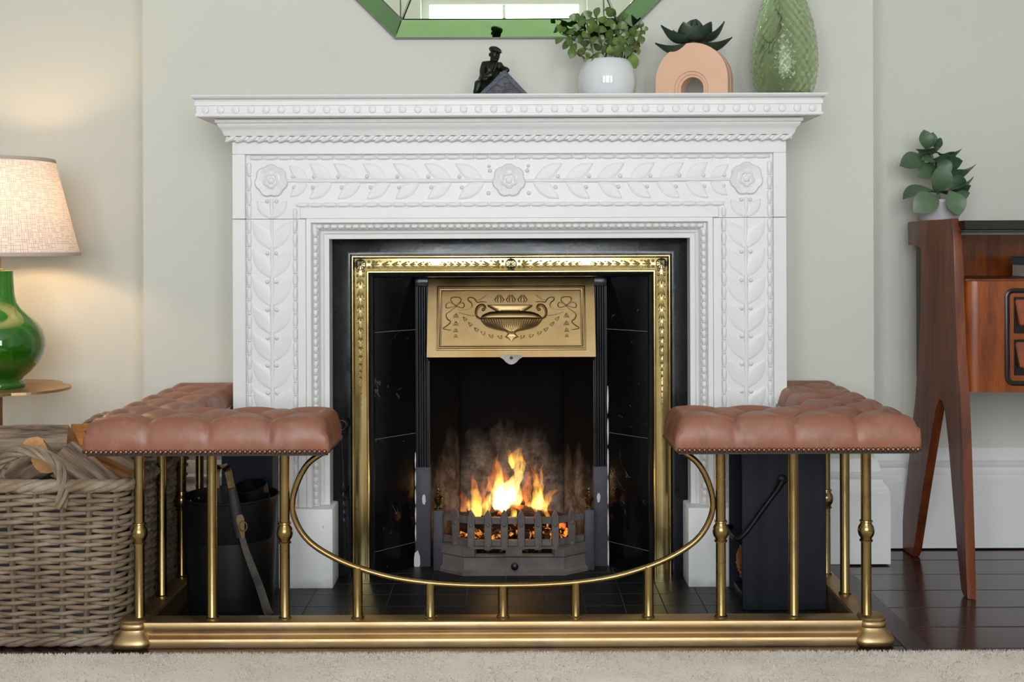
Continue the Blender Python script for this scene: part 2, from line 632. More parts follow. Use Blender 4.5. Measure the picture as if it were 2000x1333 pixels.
# cut the alcove wall behind the firebox: the firebox box below is built in front of the masonry, see firebox()
rect_wall('wall_left', [(R['x0'] - 0.15, R['x0'], R['y0'], R['y1'] + 0.3, -0.02, R['z1'])], M['wall'])
rect_wall('wall_right', [(R['x1'], R['x1'] + 0.15, R['y0'], R['y1'] + 0.3, -0.02, R['z1'])], M['wall'])
rect_wall('ceiling', [(R['x0'] - 0.15, R['x1'] + 0.15, R['y0'] - 0.2, R['y1'] + 0.3, R['z1'], R['z1'] + 0.12)], M['ceil'])
wb = []
xs = [R['x0']] + [v for q in WINDOWS for v in q[:2]] + [R['x1']]
for k in range(0, len(xs), 2):
    wb.append((xs[k], xs[k + 1], R['y0'] - 0.2, R['y0'], -0.02, R['z1']))
for (x0, x1, z0, z1) in WINDOWS:
    wb.append((x0, x1, R['y0'] - 0.2, R['y0'], -0.02, z0))
    wb.append((x0, x1, R['y0'] - 0.2, R['y0'], z1, R['z1']))
rect_wall('wall_front', wb, M['wall'])
glassm = NT('window_glass')
tr = glassm.n('ShaderNodeBsdfTransparent')
gl = glassm.n('ShaderNodeBsdfGlossy')
gl.inputs['Roughness'].default_value = 0.02
mx = glassm.n('ShaderNodeMixShader')
mx.inputs[0].default_value = 0.05
glassm.l(tr.outputs[0], mx.inputs[1]); glassm.l(gl.outputs[0], mx.inputs[2]); glassm.l(mx.outputs[0], glassm.out.inputs[0])
M['pane'] = glassm.m
for k, (x0, x1, z0, z1) in enumerate(WINDOWS):
    e = thing('window_%d' % (k + 1), ((x0 + x1) / 2, R['y0'], z0), None, None, None, 'structure')
    y = R['y0'] - 0.10
    bm = bmesh.new()
    t = 0.055
    bbox(bm, x0, x0 + t, y - 0.04, y + 0.04, z0, z1); bbox(bm, x1 - t, x1, y - 0.04, y + 0.04, z0, z1)
    bbox(bm, x0 + t, x1 - t, y - 0.04, y + 0.04, z1 - 0.07, z1); bbox(bm, x0 + t, x1 - t, y - 0.04, y + 0.04, z0, z0 + 0.08)
    zm = z0 + (z1 - z0) * 0.52
    bbox(bm, x0 + t, x1 - t, y - 0.03, y + 0.04, zm - 0.025, zm + 0.025)
    bmo('window_frame', bm, M['white'], e)
    xm = (x0 + x1) / 2
    if k == 1:
        box('glazing_bar', xm - 0.012, xm + 0.012, y - 0.02, y + 0.02, z0 + 0.08, z1 - 0.07, M['white'], e)
    box('pane', x0 + t, x1 - t, y - 0.002, y + 0.002, z0 + 0.08, zm - 0.025, M['pane'], e)
    box('pane', x0 + t, x1 - t, y + 0.010, y + 0.014, zm + 0.025, z1 - 0.07, M['pane'], e)
    bm = bmesh.new()
    yy = R['y0']
    bbox(bm, x0 - 0.11, x0, yy, yy + 0.03, z0 - 0.1, z1 + 0.11); bbox(bm, x1, x1 + 0.11, yy, yy + 0.03, z0 - 0.1, z1 + 0.11)
    bbox(bm, x0, x1, yy, yy + 0.03, z1, z1 + 0.11); bbox(bm, x0 - 0.13, x1 + 0.13, yy, yy + 0.06, z0 - 0.04, z0)
    bmo('window_casing', bm, M['white'], e)

# skirting boards
SK = [(0.0, 0.0), (0.034, 0.0), (0.034, 0.196), (0.030, 0.200), (0.031, 0.206), (0.028, 0.214), (0.020, 0.222), (0.017, 0.232), (0.022, 0.240), (0.022, 0.248),
      (0.014, 0.254), (0.012, 0.268), (0.008, 0.280), (0.004, 0.288), (0.0, 0.290)]
bb = sweep('baseboard_right', [(0.735, BY), (bcx + BW, BY), (bcx + BW, R['y1']), (R['x1'], R['y1'])][::1], [(p, z + 0.004) for p, z in SK], M['white'])
tag(bb, None, None, None, 'structure')
bb = sweep('baseboard_left', [(R['x0'], R['y1']), (bcx - BW, R['y1']), (bcx - BW, BY), (-0.75, BY)], [(p, z + 0.004) for p, z in SK], M['white'])
tag(bb, None, None, None, 'structure')

# ------------------------------------------------------------------ hearth
HX0, HX1, HY0, HY1 = -0.90, 0.86, -0.462, 0.42
he = thing('hearth', (0, -0.1, 0), None, None, None, 'structure')
box('hearth_bed', HX0, HX1, HY0, HY1, -0.006, 0.0035, M['hearthgrout'], he)
tm = {}
nx = 18
tw = (HX1 - HX0) / nx
bm = bmesh.new(); bbox(bm, -tw / 2 + 0.0009, tw / 2 - 0.0009, -0.049 + 0.0009, 0.049 - 0.0009, 0, 0.0045, 0.0008, 1)
tme = bmmesh('hearth_tile', bm, M['hearthtile'])
for j in range(8):
    for i in range(nx):
        y = HY0 + 0.049 + j * 0.098
        inst('hearth_tile', tme, Matrix.Translation((HX0 + tw * (i + 0.5), y, 0.0008 + random.uniform(0, 0.0006))), he)
for nm, q in (('border_board', (HX1, HX1 + 0.058, HY0 - 0.06, 0.20)), ('border_board', (HX0 - 0.058, HX0, HY0 - 0.06, 0.20))):
    box(nm, q[0] + 0.001, q[1], q[2], q[3], -0.005, 0.0042, M['border'], he, 0.001, 1)
box('border_board', HX0, HX1, HY0 - 0.06, HY0 - 0.001, -0.005, 0.004, M['plank'], he, 0.001, 1)
GZ = 0.006           # hearth surface

# ------------------------------------------------------------------ marble chimneypiece
MCX = -0.0065
MW = 0.722           # half width of the body
mt = thing('marble_chimneypiece', (MCX, 0.12, 0), 'carved white marble fireplace surround with leaf and rosette frieze', 'fireplace')
mar = M['marble']
def mp(px, py, Y=0.0):
    v = P(px, py, Y)
    return v.x, v.z
ztop = 1.168
zj = zr(426, 0)            # joint between lintel and jambs
zp = zr(991, 0)            # top of the plinth blocks
oW = 0.475                 # half opening
jin = 0.531                # inner edge of the jamb slabs
FLD = 0.011                # field lies this far behind the flat border
oz = zr(424, 0)            # underside of the lintel slab / top of inner moulding
# lintel and jamb slabs (field level)
box('lintel', MCX - MW, MCX + MW, FLD, BY, zj, ztop, mar, mt)
for s in (-1, 1):
    a, b = sorted((MCX + s * MW, MCX + s * jin))
    box('jamb', a, b, FLD, BY, zp, zj - 0.0012, mar, mt)
    a, b = sorted((MCX + s * (MW + 0.006), MCX + s * (oW - 0.014)))
    box('plinth_block', a, b, -0.012, BY, 0.004, zp - 0.001, M['marble_plinth'], mt, 0.004, 2)
# flat borders (outer and inner), each board its own piece
bo = 0.034           # outer border width
bz1 = zr(300, 0); bzl = zr(404, 0)
def flat(x0, x1, z0, z1, nm='border_fillet'):
    return box(nm, min(x0, x1), max(x0, x1), 0.0, FLD + 0.004, min(z0, z1), max(z0, z1), mar, mt, 0.0012, 1)
flat(MCX - MW, MCX + MW, bz1, ztop)
for s in (-1, 1):
    flat(MCX + s * MW, MCX + s * (MW - bo), zj, bz1)
    flat(MCX + s * MW, MCX + s * (MW - bo), zp, zj - 0.0012)
    flat(MCX + s * 0.552, MCX + s * jin, zp, zj - 0.0012)
flat(MCX - 0.545, MCX + 0.545, zj, bzl)
# inner architrave: U moulding round the opening
U = [(MCX - jin, zp), (MCX - jin, oz), (MCX + jin, oz), (MCX + jin, zp)]
zin = zr(461, 0)
hgt = oz - zin
AR = [(0, 0.07), (0, 0.004), (0.001, 0.002), (0.013, 0.002), (0.015, 0.006), (0.017, 0.016), (0.030, 0.018), (0.032, 0.026), (0.036, 0.032), (0.040, 0.030), (0.044, 0.034), (0.0555, 0.036), (0.056, 0.12), (0.056, 0.13), (0, 0.13)]
sweep('architrave', U, AR, mar, mt, xf=lambda a, b, h: (a, h, b))
# cornice shelf
W0 = [(MCX - MW, BY), (MCX - MW, 0), (MCX + MW, 0), (MCX + MW, BY)]
z0 = ztop
SHELF = [(0.0, 1.223), (0.034, 1.223), (0.074, 1.2235), (0.076, 1.226), (0.076, 1.2305), (0.073, 1.2310), (0.073, 1.2515), (0.076, 1.252), (0.076, 1.2625), (0.073, 1.2645), (0.0745, 1.267), (0.0795, 1.2685),
         (0.084, 1.2725), (0.086, 1.2755), (0.085, 1.2785), (0.082, 1.2795), (0.0, 1.2795)]
sweep('shelf', W0, SHELF, mar, mt)
bm = bmesh.new(); bbox(bm, MCX - MW + 0.0005, MCX + MW - 0.0005, 0.0005, BY, 1.1685, 1.2793)
bmo('core_block', bm, mar, mt)
CYMA = [(0, 1.180), (0.0165, 1.1805), (0.017, 1.184), (0.019, 1.187), (0.0195, 1.192), (0.023, 1.198), (0.028, 1.203), (0.031, 1.2085), (0.0315, 1.2115), (0.035, 1.213), (0.036, 1.2215), (0, 1.2232)]
sweep('cyma_moulding', W0, CYMA, M['marble_carved'], mt)
sweep('rope_bed', W0, [(0, 1.1655), (0.006, 1.1665), (0.012, 1.170), (0.0125, 1.178), (0.008, 1.1805), (0, 1.1808)], mar, mt)
ROPE = MB().add(sphere_vf(1.0, seg=8, rings=6)).mesh('rope_twist', mar)
n = 53
for k in range(n):
    x = MCX + (k - (n - 1) / 2) * 0.0278
    inst('rope_twist', ROPE, Matrix.Translation((x, -0.0115, 1.1735)) @ Matrix.Rotation(-0.50, 4, 'Y') @ Matrix.Diagonal((0.0185, 0.0060, 0.0062, 1)), mt)
# discs in the channel of the shelf edge, with plaques between them
DISC = MB().add(lathe_vf([(0.0095, 0), (0.0093, 0.0028), (0.0085, 0.0034), (1e-4, 0.0034)], 16, cap=False)).mesh('disc', mar)
def plaque():
    pts = []
    for sx in (1, -1):
        for k in range(7):
            a = (-0.9 + 1.8 * k / 6) * (1 if sx > 0 else -1)
            pts.append((sx * (0.0195 - 0.0098 * cos(a)), 0.0086 * sin(a) / sin(0.9)))
    n_ = len(pts)
    v = [(x, y, 0) for x, y in pts] + [(x, y, 0.0014) for x, y in pts]
    return v, [tuple(range(n_)), tuple(range(n_, 2 * n_))] + [(i, (i + 1) % n_, n_ + (i + 1) % n_, n_ + i) for i in range(n_)]
PLQ = MB().add(plaque()).mesh('plaque', mar, 20)
nd = 41
for k in range(nd):
    x = MCX + (k - (nd - 1) / 2) * 0.0386
    inst('disc', DISC, onface(x, -0.0728, 1.2412), mt)
    if k < nd - 1:
        inst('plaque', PLQ, onface(x + 0.0193, -0.0728, 1.2412), mt)
# bead and reel
def beadmesh():
    b = MB()
    prof = [(1e-4, -0.5), (0.30, -0.46), (0.44, -0.34), (0.5, -0.15), (0.5, 0.15), (0.44, 0.34), (0.30, 0.46), (1e-4, 0.5)]
    b.add(lathe_vf(prof, 10, cap=False))
    b.add(lathe_vf([(1e-4, 0.455), (0.40, 0.46), (0.46, 0.49), (0.46, 0.53), (0.40, 0.56), (1e-4, 0.565)], 10, cap=False))
    return b.mesh('bead', mar, 60)
BEAD = beadmesh()
def beads(xa, za, xb, zb, pitch, dia, Y, nm='bead'):
    L = sqrt((xb - xa) ** 2 + (zb - za) ** 2)
    n = max(1, round(L / pitch))
    for k in range(n):
        t = (k + 0.5) / n
        x, z = xa + (xb - xa) * t, za + (zb - za) * t
        a = math.atan2(zb - za, xb - xa)
        m = Matrix.Translation((x, Y, z)) @ Matrix.Rotation(-a, 4, 'Y') @ Matrix.Rotation(pi / 2, 4, 'Y') @ Matrix.Diagonal((dia, dia, L / n * 0.93, 1))
        inst(nm, BEAD, m, mt)
bd = 0.0142
xo = MW - bo - 0.008
zb1 = bz1 - 0.008
beads(MCX - xo, zb1, MCX + xo, zb1, 0.0367, bd, FLD + 0.0012)
for s in (-1, 1):
    beads(MCX + s * xo, zb1 - 0.01, MCX + s * xo, zj, 0.0355, bd, FLD + 0.0012)
    beads(MCX + s * xo, zj, MCX + s * xo, zp + 0.008, 0.0355, bd, FLD + 0.0012)
xi = 0.5605
zb2 = bzl + 0.007
beads(MCX - xi, zb2, MCX + xi, zb2, 0.0367, 0.0135, FLD + 0.0012)
for s in (-1, 1):
    beads(MCX + s * xi, zb2 - 0.008, MCX + s * xi, zj, 0.0355, 0.0135, FLD + 0.0012)
    beads(MCX + s * xi, zj, MCX + s * xi, zp + 0.008, 0.0355, 0.0135, FLD + 0.0012)
# small beads of the architrave
xa = jin - 0.023
za = oz - 0.023
beads(MCX - xa, za, MCX + xa, za, 0.0191, 0.0135, 0.016, 'small_bead')
for s in (-1, 1):
    beads(MCX + s * xa, za - 0.008, MCX + s * xa, zp + 0.004, 0.0191, 0.0135, 0.016, 'small_bead')
# carved leaves
def leafrelief(n=10, m=6):
    v, f = [], []
    for i in range(n + 1):
        t = i / n
        wd = 0.5 * (sin(pi * min(1, t ** 0.92)) ** 0.95) if 0 < i < n else 0.012
        bend = 0.55 * t * (1 - t) ** 2
        for j in range(m + 1):
            u = -1 + 2 * j / m
            h = 0.0 if j in (0, m) else (0.68 + 0.32 * (1 - abs(u)) - (0.16 if j == m // 2 and i < n - 1 else 0))
            if i in (0, n):
                h *= 0.25
            v.append((t, u * wd + bend, h))
    for i in range(n):
        for j in range(m):
            a = i * (m + 1) + j
            f.append((a, a + m + 1, a + m + 2, a + 1))
    return v, f
LEAF = MB().add(leafrelief()).mesh('leaf', mar, 60)
BERRY = MB().add(dome_vf(1.0, 1.0, 10, 3)).mesh('berry', mar, 80)
def leaf(pb, pt, wpx, bendsign=1, hh=0.0052):
    xb, zb = mp(*pb); xt, zt = mp(*pt)
    L = sqrt((xt - xb) ** 2 + (zt - zb) ** 2)
    a = math.atan2(zt - zb, xt - xb)
    wd = wpx / 749.8
    inst('leaf', LEAF, onface(xb, FLD + 0.0006, zb, a, (L, wd * bendsign, hh)), mt)
def berry(p, rpx=4.5):
    x, z = mp(*p)
    inst('berry', BERRY, onface(x, FLD + 0.0004, z, 0, (rpx / 749.8, rpx / 749.8, 0.007)), mt)
def stem(p, q, r=0.0062):
    a = mp(*p); b = mp(*q)
    pts = [(a[0] + (b[0] - a[0]) * t, FLD + 0.0006, a[1] + (b[1] - a[1]) * t) for t in (0, 0.33, 0.66, 1)]
    tube('stem', pts, [r * 0.7, r, r, r * 0.7], mar, mt, 8)
CXP = 994.0
def mir(p):
    dx, dy = p[0] - 1000, p[1] - 485
    x, y = dx - dy * TH, dy + dx * TH          # true coordinates
    x = 2 * (CXP - 1000) - x
    return (1000 + x + y * TH, 485 + y - x * TH)
top_t = [562, 603, 650, 707, 766, 827, 888]; top_b = [603, 650, 702, 760, 824, 885, 946]
bot_t = [565, 602, 658, 715, 771, 834, 894]; bot_b = [602, 651, 707, 765, 822, 885, 949]
for k in range(7):
    sc = 0.85 if k == 0 else 1
    for g, bs in ((lambda p: p, 1), (mir, -1)):
        leaf(g((top_b[k] - 3, 349)), g((top_t[k], 349 - 30 * sc)), 29 * sc, bs)
        leaf(g((bot_b[k] - 3, 358)), g((bot_t[k], 358 + 31 * sc)), 29 * sc, -bs)
        berry(g((top_t[k] + 9, 344.5)))
        berry(g((bot_t[k] + 8, 366)))
for g in (lambda p: p, mir):
    stem(g((560, 353)), g((964, 353)))
    berry(g((957, 333))); berry(g((954, 377))); berry(g((955, 324)), 3.6)
# jamb vines
def rosette(px, py, r):
    x, z = mp(px, py)
    b = MB()
    n = 72
    v, f = [], []
    rings = [(0.0, 0.62), (0.14, 0.66), (0.21, 0.50), (0.25, 0.36)]
    prof = [(1.0, 0.0), (1.0, 0.38), (0.92, 0.62), (0.72, 0.46), (0.56, 0.26), (0.50, 0.30), (0.46, 0.62), (0.38, 0.70), (0.28, 0.45), (0.22, 0.45), (0.20, 0.78), (0.10, 0.92), (0.001, 0.95)]
    for k in range(n):
        a = 2 * pi * k / n
        for (q, h) in prof:
            lob = 1 + (0.11 * (abs(cos(3.5 * (a - pi / 2))) - 0.7) if q > 0.5 else (0.20 * (abs(cos(2.5 * (a + pi / 2))) - 0.7) if q > 0.25 else 0))
            v.append((q * lob * cos(a), q * lob * sin(a), h))
    m = len(prof)
    for k in range(n):
        for i in range(m - 1):
            f.append((k * m + i, ((k + 1) % n) * m + i, ((k + 1) % n) * m + i + 1, k * m + i + 1))
    b.add((v, f))
    me = b.mesh('rosette', mar, 50)
    inst('rosette', me, onface(x, FLD, z, 0, (r / 749.8, r / 749.8, 0.0125)), mt)
for p in ((528.5, 353), (994, 352), (1459, 348.5)):
    rosette(*p, 32)
base = [428, 489, 545, 600, 655, 709, 763, 817, 869]
for k, yb in enumerate(base):
    hgtl = 36 if k == 0 else 57
    ww = 34 if k == 0 else 37
    for g, bs in ((lambda p: p, 1), (mir, -1)):
        xs_ = 529.5 + (yb - 485) * 0.0036
        leaf(g((xs_ - 1.5, yb)), g((xs_ - (30 if k == 0 else 38), yb - hgtl)), 25 if k == 0 else 33, -bs)
        leaf(g((xs_ + 1.5, yb)), g((xs_ + (30 if k == 0 else 38), yb - hgtl)), 25 if k == 0 else 33, bs)
        berry(g((xs_ - 9, yb + 6 if k else 393))); berry(g((xs_ + 9, yb + 6 if k else 393)))
for g in (lambda p: p, mir):
    stem(g((529, 388)), g((529, 427.2)))
    stem(g((529.5, 429)), g((531, 890)))
    q = g((531, 918))
    rosette(q[0], q[1], 30)
    for a in range(3):
        leaf(g((531, 945)), g((531 + (a - 1) * 26, 972)), 16, 1)

# ------------------------------------------------------------------ cast-iron insert
ICX = -0.003
YI = 0.085
ins = thing('fireplace_insert', (ICX, 0.2, 0), 'black cast iron fireplace insert with brass trim, hood and marble tiles', 'fireplace insert')
fx = lambda a, b, h: (a, YI - h, b)
bo_x, bo_z = 0.425, 0.868
UI = [(ICX - bo_x, 0.002), (ICX - bo_x, bo_z), (ICX + bo_x, bo_z), (ICX + bo_x, 0.002)]
sweep('iron_frame', UI, [(-0.080, -0.05), (-0.080, -0.014), (-0.060, -0.006), (-0.030, 0.006), (-0.012, 0.013), (-0.004, 0.013), (-0.003, 0.004), (0.002, 0.002), (0.002, -0.05)], M['iron_frame'], ins, fx)
BR = [(0, -0.01), (0, 0.012), (0.0015, 0.0145), (0.0035, 0.0145), (0.005, 0.011), (0.008, 0.008), (0.012, 0.009), (0.020, 0.0115), (0.027, 0.0115), (0.034, 0.009), (0.038, 0.008), (0.0395, 0.013), (0.0415, 0.0155), (0.0445, 0.0155), (0.0465, 0.012), (0.047, -0.01)]
sweep('brass_trim', UI, BR, M['brass_bright'], ins, fx)
sweep('inner_lip', UI, [(0.047, -0.02), (0.047, 0.006), (0.050, 0.008), (0.056, 0.004), (0.0585, -0.004), (0.0585, -0.03)], M['iron'], ins, fx)
# open-work rosettes
def wheel():
    b = MB()
    b.add(lathe_vf([(0.0005, 0.001), (1.0, 0.001)], 24, cap=False), 1)
    ring = [(cos(2 * pi * k / 24), sin(2 * pi * k / 24), 0.16) for k in range(24)]
    b.add(tube_vf([Vector(q) * 0.98 for q in ring], 0.10, 6, True))
    for k in range(10):
        a = 2 * pi * k / 10
        b.add(tube_vf([(0.2 * cos(a), 0.2 * sin(a), 0.2), (0.62 * cos(a), 0.62 * sin(a), 0.26), (0.92 * cos(a), 0.92 * sin(a), 0.14)], [0.05, 0.10, 0.07], 6))
    b.add(sphere_vf(0.2, (0, 0, 0.24), 10, 6))
    return b
wh = wheel()
zc = bo_z - 0.0235
for x in (ICX - bo_x + 0.0235, ICX, ICX + bo_x - 0.0235):
    o = mk('openwork_rosette', [onface(x, YI - 0.010, zc, 0, 0.0145) @ Vector(v) for v in wh.v], wh.f, [M['pewter'], M['void']], ins, autosmooth=45, mats_idx=wh.mi)
# bell-flower garlands on the trim
def spray(lv=1.0, berries=3):
    b = MB()
    def lf(a, L, wd, off=0.0):
        pts = crom([(0, off, 0.1), (sin(a) * L * 0.5, off - cos(a) * L * 0.5, 0.34), (sin(a) * L * 1.05, off - cos(a) * L * 0.86, 0.1)], 4)
        b.add(tube_vf(pts, [wd * q for q in (0.25, 0.6, 0.85, 1, 1, 0.85, 0.6, 0.4, 0.12)], 6, flat=0.9))
    lf(0.62, 0.75, 0.13); lf(-0.62, 0.75, 0.13); lf(0, 0.8, 0.14)
    for (x, y) in ((-0.44, -0.72), (0.44, -0.72), (0.0, -0.92))[:berries]:
        b.add(sphere_vf(0.12, (x, y, 0.16), 8, 5))
    return b.mesh('garland_spray', M['brass_relief'], 60)
SPRAY = spray()
BLOB = MB().add(dome_vf(1, 1, 8, 3)).mesh('garland_bead', M['brass_relief'], 80)
Yb = YI - 0.0112
for s in (-1, 1):
    xx = ICX + s * (bo_x - 0.0235)
    z = bo_z - 0.052
    k = 0
    for dx in (-1, 1):
        for dz in (0, 1):
            inst('garland_bead', BLOB, onface(xx + dx * 0.0075, Yb, z + 0.012 - dz * 0.013, 0, 0.0042), ins)
    while k < 11:
        sz = 0.041 * (1 - 0.055 * k)
        wz = 0.020 * (1 - 0.065 * k)
        inst('garland_spray', SPRAY, onface(xx, Yb, z, 0, (wz * 1.1, sz, 0.012)), ins)
        z -= sz * 0.86
        k += 1
    for j in range(5):
        z -= 0.016
        inst('garland_bead', BLOB, onface(xx, Yb, z, 0, 0.0034 - 0.0003 * j), ins)
    for (x0, d) in ((ICX + s * 0.028, s), (ICX + s * (bo_x - 0.052), -s)):
        for dz in (-1, 1):
            for j in (0, 1):
                inst('garland_bead', BLOB, onface(x0 - d * (0.006 - 0.012 * j), Yb, zc + dz * 0.0075, 0, 0.0040), ins)
        x = x0
        for k in range(7):
            sz = 0.034 * (1 - 0.075 * k)
            inst('garland_spray', SPRAY, onface(x, Yb, zc, pi / 2 if d > 0 else -pi / 2, (0.021 * (1 - 0.07 * k), sz, 0.012)), ins)
            x += d * sz * 0.86
# splayed tiled cheeks
tz = [0.004, 0.073, 0.375, 0.662, 0.812]
for s in (-1, 1):
    a = Vector((ICX + s * 0.3675, YI + 0.004, 0)); b = Vector((ICX + s * 0.262, 0.200, 0))
    d = (b - a); L = d.length; d.normalize()
    nrm = Vector((d.y, -d.x, 0)) * (1 if s < 0 else -1)
    if nrm.y > 0:
        nrm = -nrm
    Mx = Matrix((( d.x, nrm.x, 0, a.x), (d.y, nrm.y, 0, a.y), (0, 0, 1, 0), (0, 0, 0, 1)))
    box('tile_bed', 0, L, -0.022, -0.0022, 0, 0.83, M['grout'], ins, M=Mx)
    for k in range(4):
        box('cheek_tile', 0.0006, L - 0.0006, -0.012, 0.0, tz[k] + 0.0007, tz[k + 1] - 0.0007, M['tile'], ins, 0.0006, 1, M=Mx)
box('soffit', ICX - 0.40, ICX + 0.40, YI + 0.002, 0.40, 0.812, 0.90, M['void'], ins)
# fluted pilasters
for s in (-1, 1):
    x0, x1 = sorted((ICX + s * 0.267, ICX + s * 0.227))
    yf = 0.197
    n = 24
    pts = []
    for k in range(n + 1):
        t = k / n
        x = x0 + (x1 - x0) * t
        fl = 0.004 * (0.5 - 0.5 * cos(t * 3 * 2 * pi))
        if t < 0.12 or t > 0.88:
            fl = 0
        pts.append((x, yf + fl))
    out = pts + [(x1, yf + 0.05), (x0, yf + 0.05)]
    m = len(out)
    vs = [(x, y, 0.281) for x, y in out] + [(x, y, 0.785) for x, y in out]
    fs = [tuple(range(m)), tuple(range(m, 2 * m))] + [(i, (i + 1) % m, m + (i + 1) % m, m + i) for i in range(m)]
    mk('fluted_pilaster', vs, fs, M['iron'], ins, autosmooth=40)
    box('pilaster_cap', x0 + 0.001, x1 - 0.002, yf - 0.010, yf + 0.05, 0.782, 0.808, M['iron_frame'], ins, 0.002, 2)
    box('pilaster_foot', x0 - 0.001, x1 + 0.002, yf - 0.006, yf + 0.06, 0.004, 0.281, M['iron_grey'], ins, 0.0025, 2)
    # flaked paint and filler on the foot
    def chip(x, z, w_, h_, seed, yoff=-0.0066):
        rr = random.Random(seed)
        v = [(x + w_ * 0.5 * cos(2 * pi * k / 14) * rr.uniform(0.75, 1.15), z + h_ * 0.5 * sin(2 * pi * k / 14) * rr.uniform(0.85, 1.12)) for k in range(14)]
        vv, ff = prism_vf(v, yf + yoff, yf + yoff + 0.003)
        mk('paint_flake', vv, ff, M['flake'], ins)
    M.setdefault('flake', simple('pale_bare_filler', '#c9c2be', 0.9))
    if s < 0:
        chip(x0 + 0.024, zr(976, 0.19), 0.010, 0.030, 3); chip(x0 + 0.004, zr(1094, 0.19), 0.020, 0.052, 4)
        for k in range(5):
            chip(x0 + 0.0005, 0.30 + 0.0 - 0.05 * k, 0.0035, 0.045, 20 + k)
    else:
        chip(x0 + 0.013, zr(974, 0.19), 0.010, 0.028, 5)
        for k in range(6):
            chip(x1 - 0.0005, 0.04 + 0.085 * k, 0.0045, 0.075, 30 + k)
# hood
ht = Vector((ICX, 0.185, 0.804)); hb = Vector((ICX, 0.120, 0.592))
hv = (hb - ht); HL = hv.length; hv.normalize()
hn = Vector((0, hv.z, -hv.y))
if hn.y > 0:
    hn = -hn
def HP(u, v, n=0.0):
    q = ht + Vector((1, 0, 0)) * u + hv * v + hn * n
    return (q.x, q.y, q.z)
def hc(x, y, n=0.0):
    return HP((x - 967) / 3917, (y - 17) / 3917, n)
hw = 0.2290
def hbox(b, u0, u1, v0, v1, n0, n1):
    vs = [HP(u, v, n) for u in (u0, u1) for v in (v0, v1) for n in (n0, n1)]
    b.add((vs, [(0, 1, 3, 2), (4, 6, 7, 5), (0, 4, 5, 1), (2, 3, 7, 6), (0, 2, 6, 4), (1, 5, 7, 3)]))
b = MB(); hbox(b, -hw, hw, 0, HL, -0.006, 0.0)
hood = b.build('hood', M['brass_hood'], ins)
for s in (-1, 1):
    b = MB(); hbox(b, min(s * hw, s * (hw - 0.004)), max(s * hw, s * (hw - 0.004)), 0, HL, -0.05, -0.004)
    b.build('hood_side', M['brass_hood'], hood)
fr = [(-0.2045, 0.0215), (0.2045, 0.0215), (0.2045, HL - 0.018), (-0.2045, HL - 0.018)]
fv, ff = sweep_vf(fr, [(0, -0.001), (-0.0012, 0.004), (-0.003, 0.0045), (-0.004, 0.0015), (-0.0052, 0.0015), (-0.0065, 0.005), (-0.0085, 0.005), (-0.0095, 0.0015), (-0.011, 0.001), (-0.0125, 0.003), (-0.014, 0.003), (-0.0155, -0.001)],
                  lambda a, b_, h: HP(a, b_, h), True)
mk('hood_moulding', fv, ff, M['brass_hood'], hood, autosmooth=30)
bh = M['brass_hood']
# the urn
def surf(name, rows, parent, mat=bh):
    """rows of lists of hood-crop points (x, y, n)"""
    k = len(rows[0])
    vs = [hc(*p) for r in rows for p in r]
    fs = [(i * k + j, i * k + j + 1, (i + 1) * k + j + 1, (i + 1) * k + j) for i in range(len(rows) - 1) for j in range(k - 1)]
    return mk(name, vs, fs, mat, parent, autosmooth=50)
def dome_row(x0, x1, y, hmax, k=21):
    return [(x0 + (x1 - x0) * j / (k - 1), y, -0.001 + (hmax + 0.001) * max(0.0, 1 - (2 * j / (k - 1) - 1) ** 4) ** 0.5) for j in range(k)]
urn = surf('urn_body', [dome_row(705, 1205, 312, 0.0), dome_row(705, 1205, 318, 0.007), dome_row(715, 1200, 335, 0.008), dome_row(760, 1160, 362, 0.006), dome_row(800, 1120, 384, 0.005),
                 dome_row(730, 1200, 392, 0.006), dome_row(660, 1270, 420, 0.009), dome_row(635, 1300, 450, 0.010), dome_row(632, 1302, 464, 0.009), dome_row(650, 1284, 472, 0.006)], hood)
b = MB()
nf = 25
for k in range(nf):
    t = k / (nf - 1)
    xt = 642 + (1296 - 642) * t
    xb_ = 915 + 110 * t
    mid = ((xt * 0.62 + xb_ * 0.38) + (t - 0.5) * 55, 555, 0.006)
    pts = crom([(xt, 474, 0.0045), mid, (xb_, 608, 0.0035)], 5)
    b.add(tube_vf([hc(*p) for p in pts], [0.0021, 0.0022, 0.0022, 0.0021, 0.0020, 0.0019, 0.0017, 0.0015, 0.0013, 0.0012, 0.0011], 6))
b.build('urn_flutes', bh, hood)
surf('urn_foot', [dome_row(900, 1040, 606, 0.003), dome_row(930, 1010, 628, 0.004), dome_row(915, 1030, 650, 0.005), dome_row(895, 1050, 668, 0.003), dome_row(940, 1000, 690, 0.002), dome_row(960, 975, 716, 0.0)], hood)
def ribbon(name, pts, r, n=0.0015, taper=True):
    q = crom([(p[0], p[1], n) for p in pts], 5)
    m = len(q)
    rad = [r * (0.35 + 0.65 * sin(pi * (0.08 + 0.84 * i / (m - 1)))) if taper else r for i in range(m)]
    vs, fs = tube_vf([hc(*p) for p in q], rad, 6)
    return vs, fs
